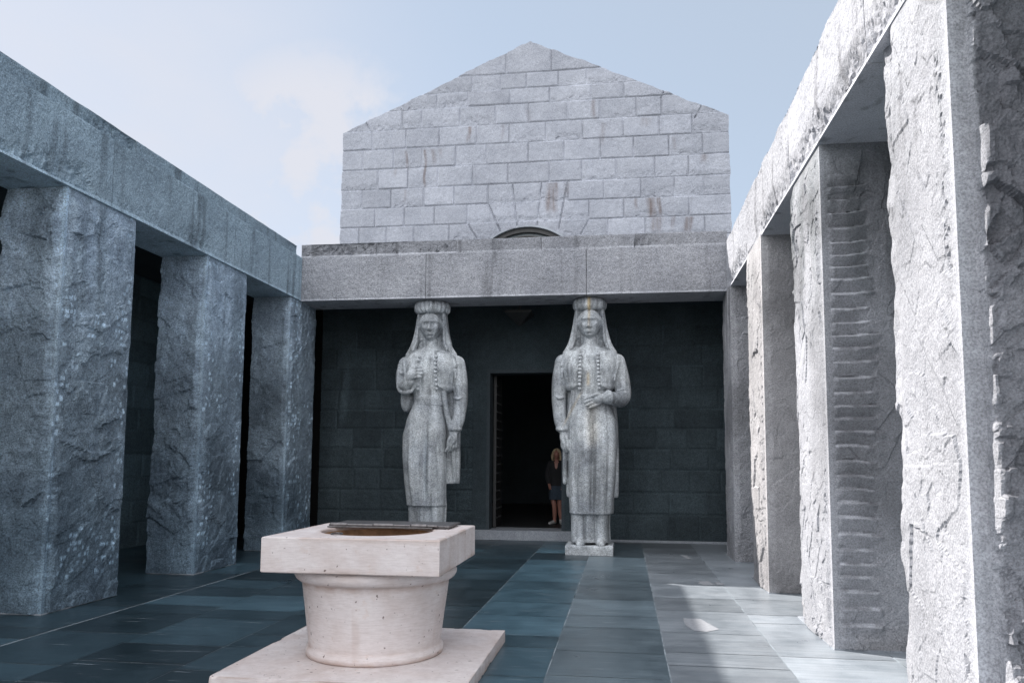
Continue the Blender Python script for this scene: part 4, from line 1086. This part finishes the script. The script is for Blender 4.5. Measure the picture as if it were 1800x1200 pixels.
# ------------------------------------------------------------------ woman in the doorway
def woman():
    px, py, z0, S = -1.53, 18.0, .20, 1.70
    e = empty('person', (px, py, z0), 'blonde woman in a black jacket and short navy skirt standing inside the dark doorway', 'person')
    def p(x, y, z): return (px+x, py+y, z0+z)
    B = []
    def hf(V):
        x = V[:, 0]-px; y = V[:, 1]-py; z = V[:, 2]-z0-1.58
        x = x*(1-.25*sm(0, -.1, z)); f = sm(0, -.05, y)
        d = .016*ga(x, .012)*sm(.02, -.03, z)*sm(-.045, -.03, z)-.008*ga(z-.01, .012)*ga(np.abs(x)-.03, .015)+.006*ga(z+.062, .008)*ga(x, .02)+.008*ga(z+.09, .014)*ga(x, .02)
        return np.stack([px+x, py+y-d*f, z0+1.58+z], 1).tolist()
    B.append(ell(p(0, -.01, 1.58), (.072, .09, .112), 60, 44, hf))
    B.append(tube([p(0, .01, 1.40), p(0, 0, 1.48), p(0, 0, 1.55)], [.06, .05, .05], 16, 4))
    B.append(loft([(z0+.85, .16, .11, px, py), (z0+1.05, .13, .09, px, py), (z0+1.25, .165, .105, px, py), (z0+1.36, .17, .09, px, py), (z0+1.43, .08, .06, px, py)], n=40, nz=30, p=2.3))
    for s in (-1, 1):
        B.append(tube([p(s*.155, 0, 1.37), p(s*.215, .04, 1.12), p(s*.17, -.05, .93)], [.05, .042, .034], 14, 5))
        B.append(tube([p(s*.17, -.05, .93), p(s*.155, -.075, .88), p(s*.15, -.08, .855)], [.030, .036, .030], 12, 4, flat=.7))
        B.extend(hand_fingers(p(s*.148, -.085, .853), (-s*.25, -.2, -1), (s*.7, .7, 0), (s*.7, -.7, 0), .075, .0088, curl=.3))
        B.append(tube([p(s*.14, -.10, .885), p(s*.125, -.115, .86), p(s*.12, -.115, .835)], [.011, .0105, .008], 8, 4))
    # legs: weight on her left leg, the other foot turned out
    B.append(tube([p(-.085, 0, .88), p(-.07, -.02, .52), p(-.055, -.03, .46), p(-.045, .0, .26), p(-.05, .02, .09), p(-.05, .0, .06)], [.098, .062, .054, .052, .036, .035], 18, 6))
    B.append(tube([p(.085, 0, .88), p(.075, -.01, .52), p(.07, -.01, .46), p(.085, .02, .26), p(.10, .03, .09), p(.10, .02, .06)], [.098, .062, .054, .052, .036, .035], 18, 6))
    for x, tx in ((-.05, -.12), (.10, .05)):
        B.append(tube([p(x, .04, .05), p(x+tx*.4, -.06, .04), p(x+tx*.8, -.14, .03)], [.035, .035, .025], 12, 4))
    V, F = remesh(B, .0075, 1); mesh_obj('body', V, F, M['skin'], e, smooth=True)
    # jacket: open at the throat
    J = []
    def fj(a, z, x, y): return .004*np.cos(a*9+z*12)-.05*ga(x, .035)*(y < 0)*sm(z0+1.20, z0+1.34, z)
    J.append(loft([(z0+.87, .175, .13, px, py), (z0+1.05, .150, .112, px, py), (z0+1.25, .18, .125, px, py), (z0+1.36, .185, .11, px, py+.005), (z0+1.42, .12, .085, px, py+.015), (z0+1.455, .075, .065, px, py+.025)], n=60, nz=40, fn=fj, p=2.3))
    for s in (-1, 1):
        J.append(tube([p(s*.15, 0, 1.375), p(s*.222, .04, 1.12), p(s*.175, -.045, .945)], [.062, .055, .047], 16, 6))
    V, F = remesh(J, .009, 1); mesh_obj('jacket', V, F, M['black_cloth'], e, smooth=True)
    V, F = loft([(z0+.56, .175, .135, px+.005, py), (z0+.70, .178, .14, px+.003, py), (z0+.86, .165, .125, px, py), (z0+.90, .155, .118, px, py)], n=60, nz=24, fn=lambda a, z, x, y: .006*np.cos(a*8), p=2.4)
    mesh_obj('skirt', V, F, M['navy_cloth'], e, smooth=True)
    H = [ell(p(0, .028, 1.615), (.098, .098, .105), 30, 20)]
    for s in (-1, 1):
        H.append(tube([p(s*.03, -.055, 1.70), p(s*.075, -.05, 1.64), p(s*.095, -.015, 1.56), p(s*.10, -.01, 1.49), p(s*.085, -.015, 1.45)], [.022, .026, .030, .028, .016], 12, 6))
    H.append(tube([p(0, .06, 1.65), p(0, .085, 1.52), p(0, .075, 1.42)], [.08, .085, .06], 16, 5))
    V, F = remesh(H, .009, 1)
    V = V+.005*np.stack([vnoise(V*np.array([60, 60, 8]), 3)]*3, 1)
    mesh_obj('hair', V, F, M['hair'], e, smooth=True)
    for x, tx in ((-.05, -.12), (.10, .05)):
        V, F = remesh([tube([p(x, .05, .045), p(x+tx*.35, -.05, .045), p(x+tx*.8, -.15, .036)], [.045, .045, .034], 16, 5, flat=.95), tube([p(x, .03, .07), p(x, .03, .10)], [.044, .042], 14, 3)], .008, 1)
        V[:, 2] = np.maximum(V[:, 2], z0+.001)
        mesh_obj('shoe', V, F, M['white_shoe'], e, smooth=True)
woman()

# ------------------------------------------------------------------ sky, sun, camera
SUN = Vector((-1.215, .535, 1.0)).normalized()
elev = math.asin(SUN.z); azim = math.atan2(SUN.x, SUN.y)
w = bpy.data.worlds.new('World'); sc.world = w; w.use_nodes = True
nt = w.node_tree; bg = nt.nodes['Background']
sky = nt.nodes.new('ShaderNodeTexSky'); sky.sky_type = 'NISHITA'; sky.sun_disc = False
sky.sun_elevation = elev; sky.sun_rotation = azim % (2*math.pi); sky.altitude = 1600; sky.air_density = 1.0; sky.dust_density = 1.2; sky.ozone_density = 1.2
tc = nt.nodes.new('ShaderNodeTexCoord')
mp = nt.nodes.new('ShaderNodeMapping'); mp.inputs['Scale'].default_value = (1.0, 1.0, 1.7); mp.inputs['Location'].default_value = (.3, .1, .0)
nt.links.new(tc.outputs['Generated'], mp.inputs[0])
nz = nt.nodes.new('ShaderNodeTexNoise'); nz.inputs['Scale'].default_value = 2.6; nz.inputs['Detail'].default_value = 9; nz.inputs['Roughness'].default_value = .55
nt.links.new(mp.outputs[0], nz.inputs['Vector'])
def vdot(v):
    d = nt.nodes.new('ShaderNodeVectorMath'); d.operation = 'DOT_PRODUCT'; nt.links.new(tc.outputs['Generated'], d.inputs[0]); d.inputs[1].default_value = Vector(v).normalized(); return d.outputs['Value']
def vmap(src, a, b, c, d):
    m = nt.nodes.new('ShaderNodeMapRange'); m.interpolation_type = 'SMOOTHSTEP'
    for i, v in zip((1, 2, 3, 4), (a, b, c, d)): m.inputs[i].default_value = v
    nt.links.new(src, m.inputs[0]); return m.outputs[0]
def vop(op, a, b):
    m = nt.nodes.new('ShaderNodeMath'); m.operation = op; m.use_clamp = True
    for i, v in enumerate((a, b)):
        if isinstance(v, (int, float)): m.inputs[i].default_value = v
        else: nt.links.new(v, m.inputs[i])
    return m.outputs[0]
# thin high haze everywhere, thicker and whiter towards the sun, and one soft cloud
hz_ = nt.nodes.new('ShaderNodeMix'); hz_.data_type = 'RGBA'; hz_.inputs[0].default_value = .72
nt.links.new(sky.outputs[0], hz_.inputs[6]); hz_.inputs[7].default_value = (2.42, 2.70, 2.98, 1)
side = vmap(vdot((-1, .35, -.05)), .38, .80, 0, .95)
wisp = vmap(nz.outputs['Fac'], .35, .7, .6, 1.0)
m1 = vop('MULTIPLY', side, wisp)
blob = vmap(vdot((-.385, .90, .36)), .984, .997, 0, 1)
blob2 = vmap(vdot((-.33, .93, .30)), .988, .998, 0, 1)
nc = nt.nodes.new('ShaderNodeTexNoise'); nc.inputs['Scale'].default_value = 9; nc.inputs['Detail'].default_value = 8; nc.inputs['Roughness'].default_value = .6
nt.links.new(tc.outputs['Generated'], nc.inputs['Vector'])
m2 = vop('MULTIPLY', vop('ADD', blob, blob2), vmap(nc.outputs['Fac'], .34, .56, 0, .95))
mx = nt.nodes.new('ShaderNodeMix'); mx.data_type = 'RGBA'
nt.links.new(vop('MAXIMUM', m1, m2), mx.inputs[0]); nt.links.new(hz_.outputs[2], mx.inputs[6])
mx.inputs[7].default_value = (3.10, 3.16, 3.46, 1)
# unseen bright cloud bank behind the camera, added as fill for shaded fronts
dp = nt.nodes.new('ShaderNodeVectorMath'); dp.operation = 'DOT_PRODUCT'; nt.links.new(tc.outputs['Generated'], dp.inputs[0]); dp.inputs[1].default_value = Vector((-.40, -.82, .40)).normalized()
nb = nt.nodes.new('ShaderNodeTexNoise'); nb.inputs['Scale'].default_value = 3.2; nb.inputs['Detail'].default_value = 8
nt.links.new(tc.outputs['Generated'], nb.inputs['Vector'])
am = nt.nodes.new('ShaderNodeMath'); am.operation = 'MULTIPLY_ADD'; nt.links.new(nb.outputs['Fac'], am.inputs[0]); am.inputs[1].default_value = .5; nt.links.new(dp.outputs['Value'], am.inputs[2])
cb = nt.nodes.new('ShaderNodeValToRGB'); cb.color_ramp.elements[0].position = .50; cb.color_ramp.elements[1].position = .85
nt.links.new(am.outputs[0], cb.inputs[0])
mb = nt.nodes.new('ShaderNodeMix'); mb.data_type = 'RGBA'; nt.links.new(cb.outputs[0], mb.inputs[0]); nt.links.new(mx.outputs[2], mb.inputs[6]); mb.inputs[7].default_value = (9.6, 9.8, 10.3, 1)
nt.links.new(mb.outputs[2], bg.inputs['Color']); bg.inputs['Strength'].default_value = .12

sl = bpy.data.lights.new('sun', 'SUN'); sl.energy = 4.4; sl.angle = math.radians(.5); sl.color = (1.0, .95, .90)
so = bpy.data.objects.new('sun', sl); so.rotation_euler = SUN.to_track_quat('Z', 'Y').to_euler(); col.objects.link(so)

yaw, pit, rol, f, cyp = math.radians(8.1425575), math.radians(5.40410518), math.radians(.35205684), 1375.7061, 678.0869
Fw = np.array([-math.sin(yaw)*math.cos(pit), math.cos(yaw)*math.cos(pit), math.sin(pit)])
R0 = np.array([math.cos(yaw), math.sin(yaw), 0]); U0 = np.cross(R0, Fw)
Rr = R0*math.cos(rol)+U0*math.sin(rol); Uu = -R0*math.sin(rol)+U0*math.cos(rol)
cam = bpy.data.cameras.new('camera'); co = bpy.data.objects.new('camera', cam); col.objects.link(co)
co.matrix_world = Matrix(((Rr[0], Uu[0], -Fw[0], 0), (Rr[1], Uu[1], -Fw[1], 0), (Rr[2], Uu[2], -Fw[2], 1.65), (0, 0, 0, 1)))
cam.sensor_width = 36; cam.lens = 36*f/1800; cam.shift_y = (cyp-600)/1800; cam.clip_end = 3000; cam.clip_start = .05
sc.camera = co
sc.view_settings.view_transform = 'Standard'; sc.view_settings.look = 'None'; sc.view_settings.gamma = 1; sc.view_settings.exposure = 1.05
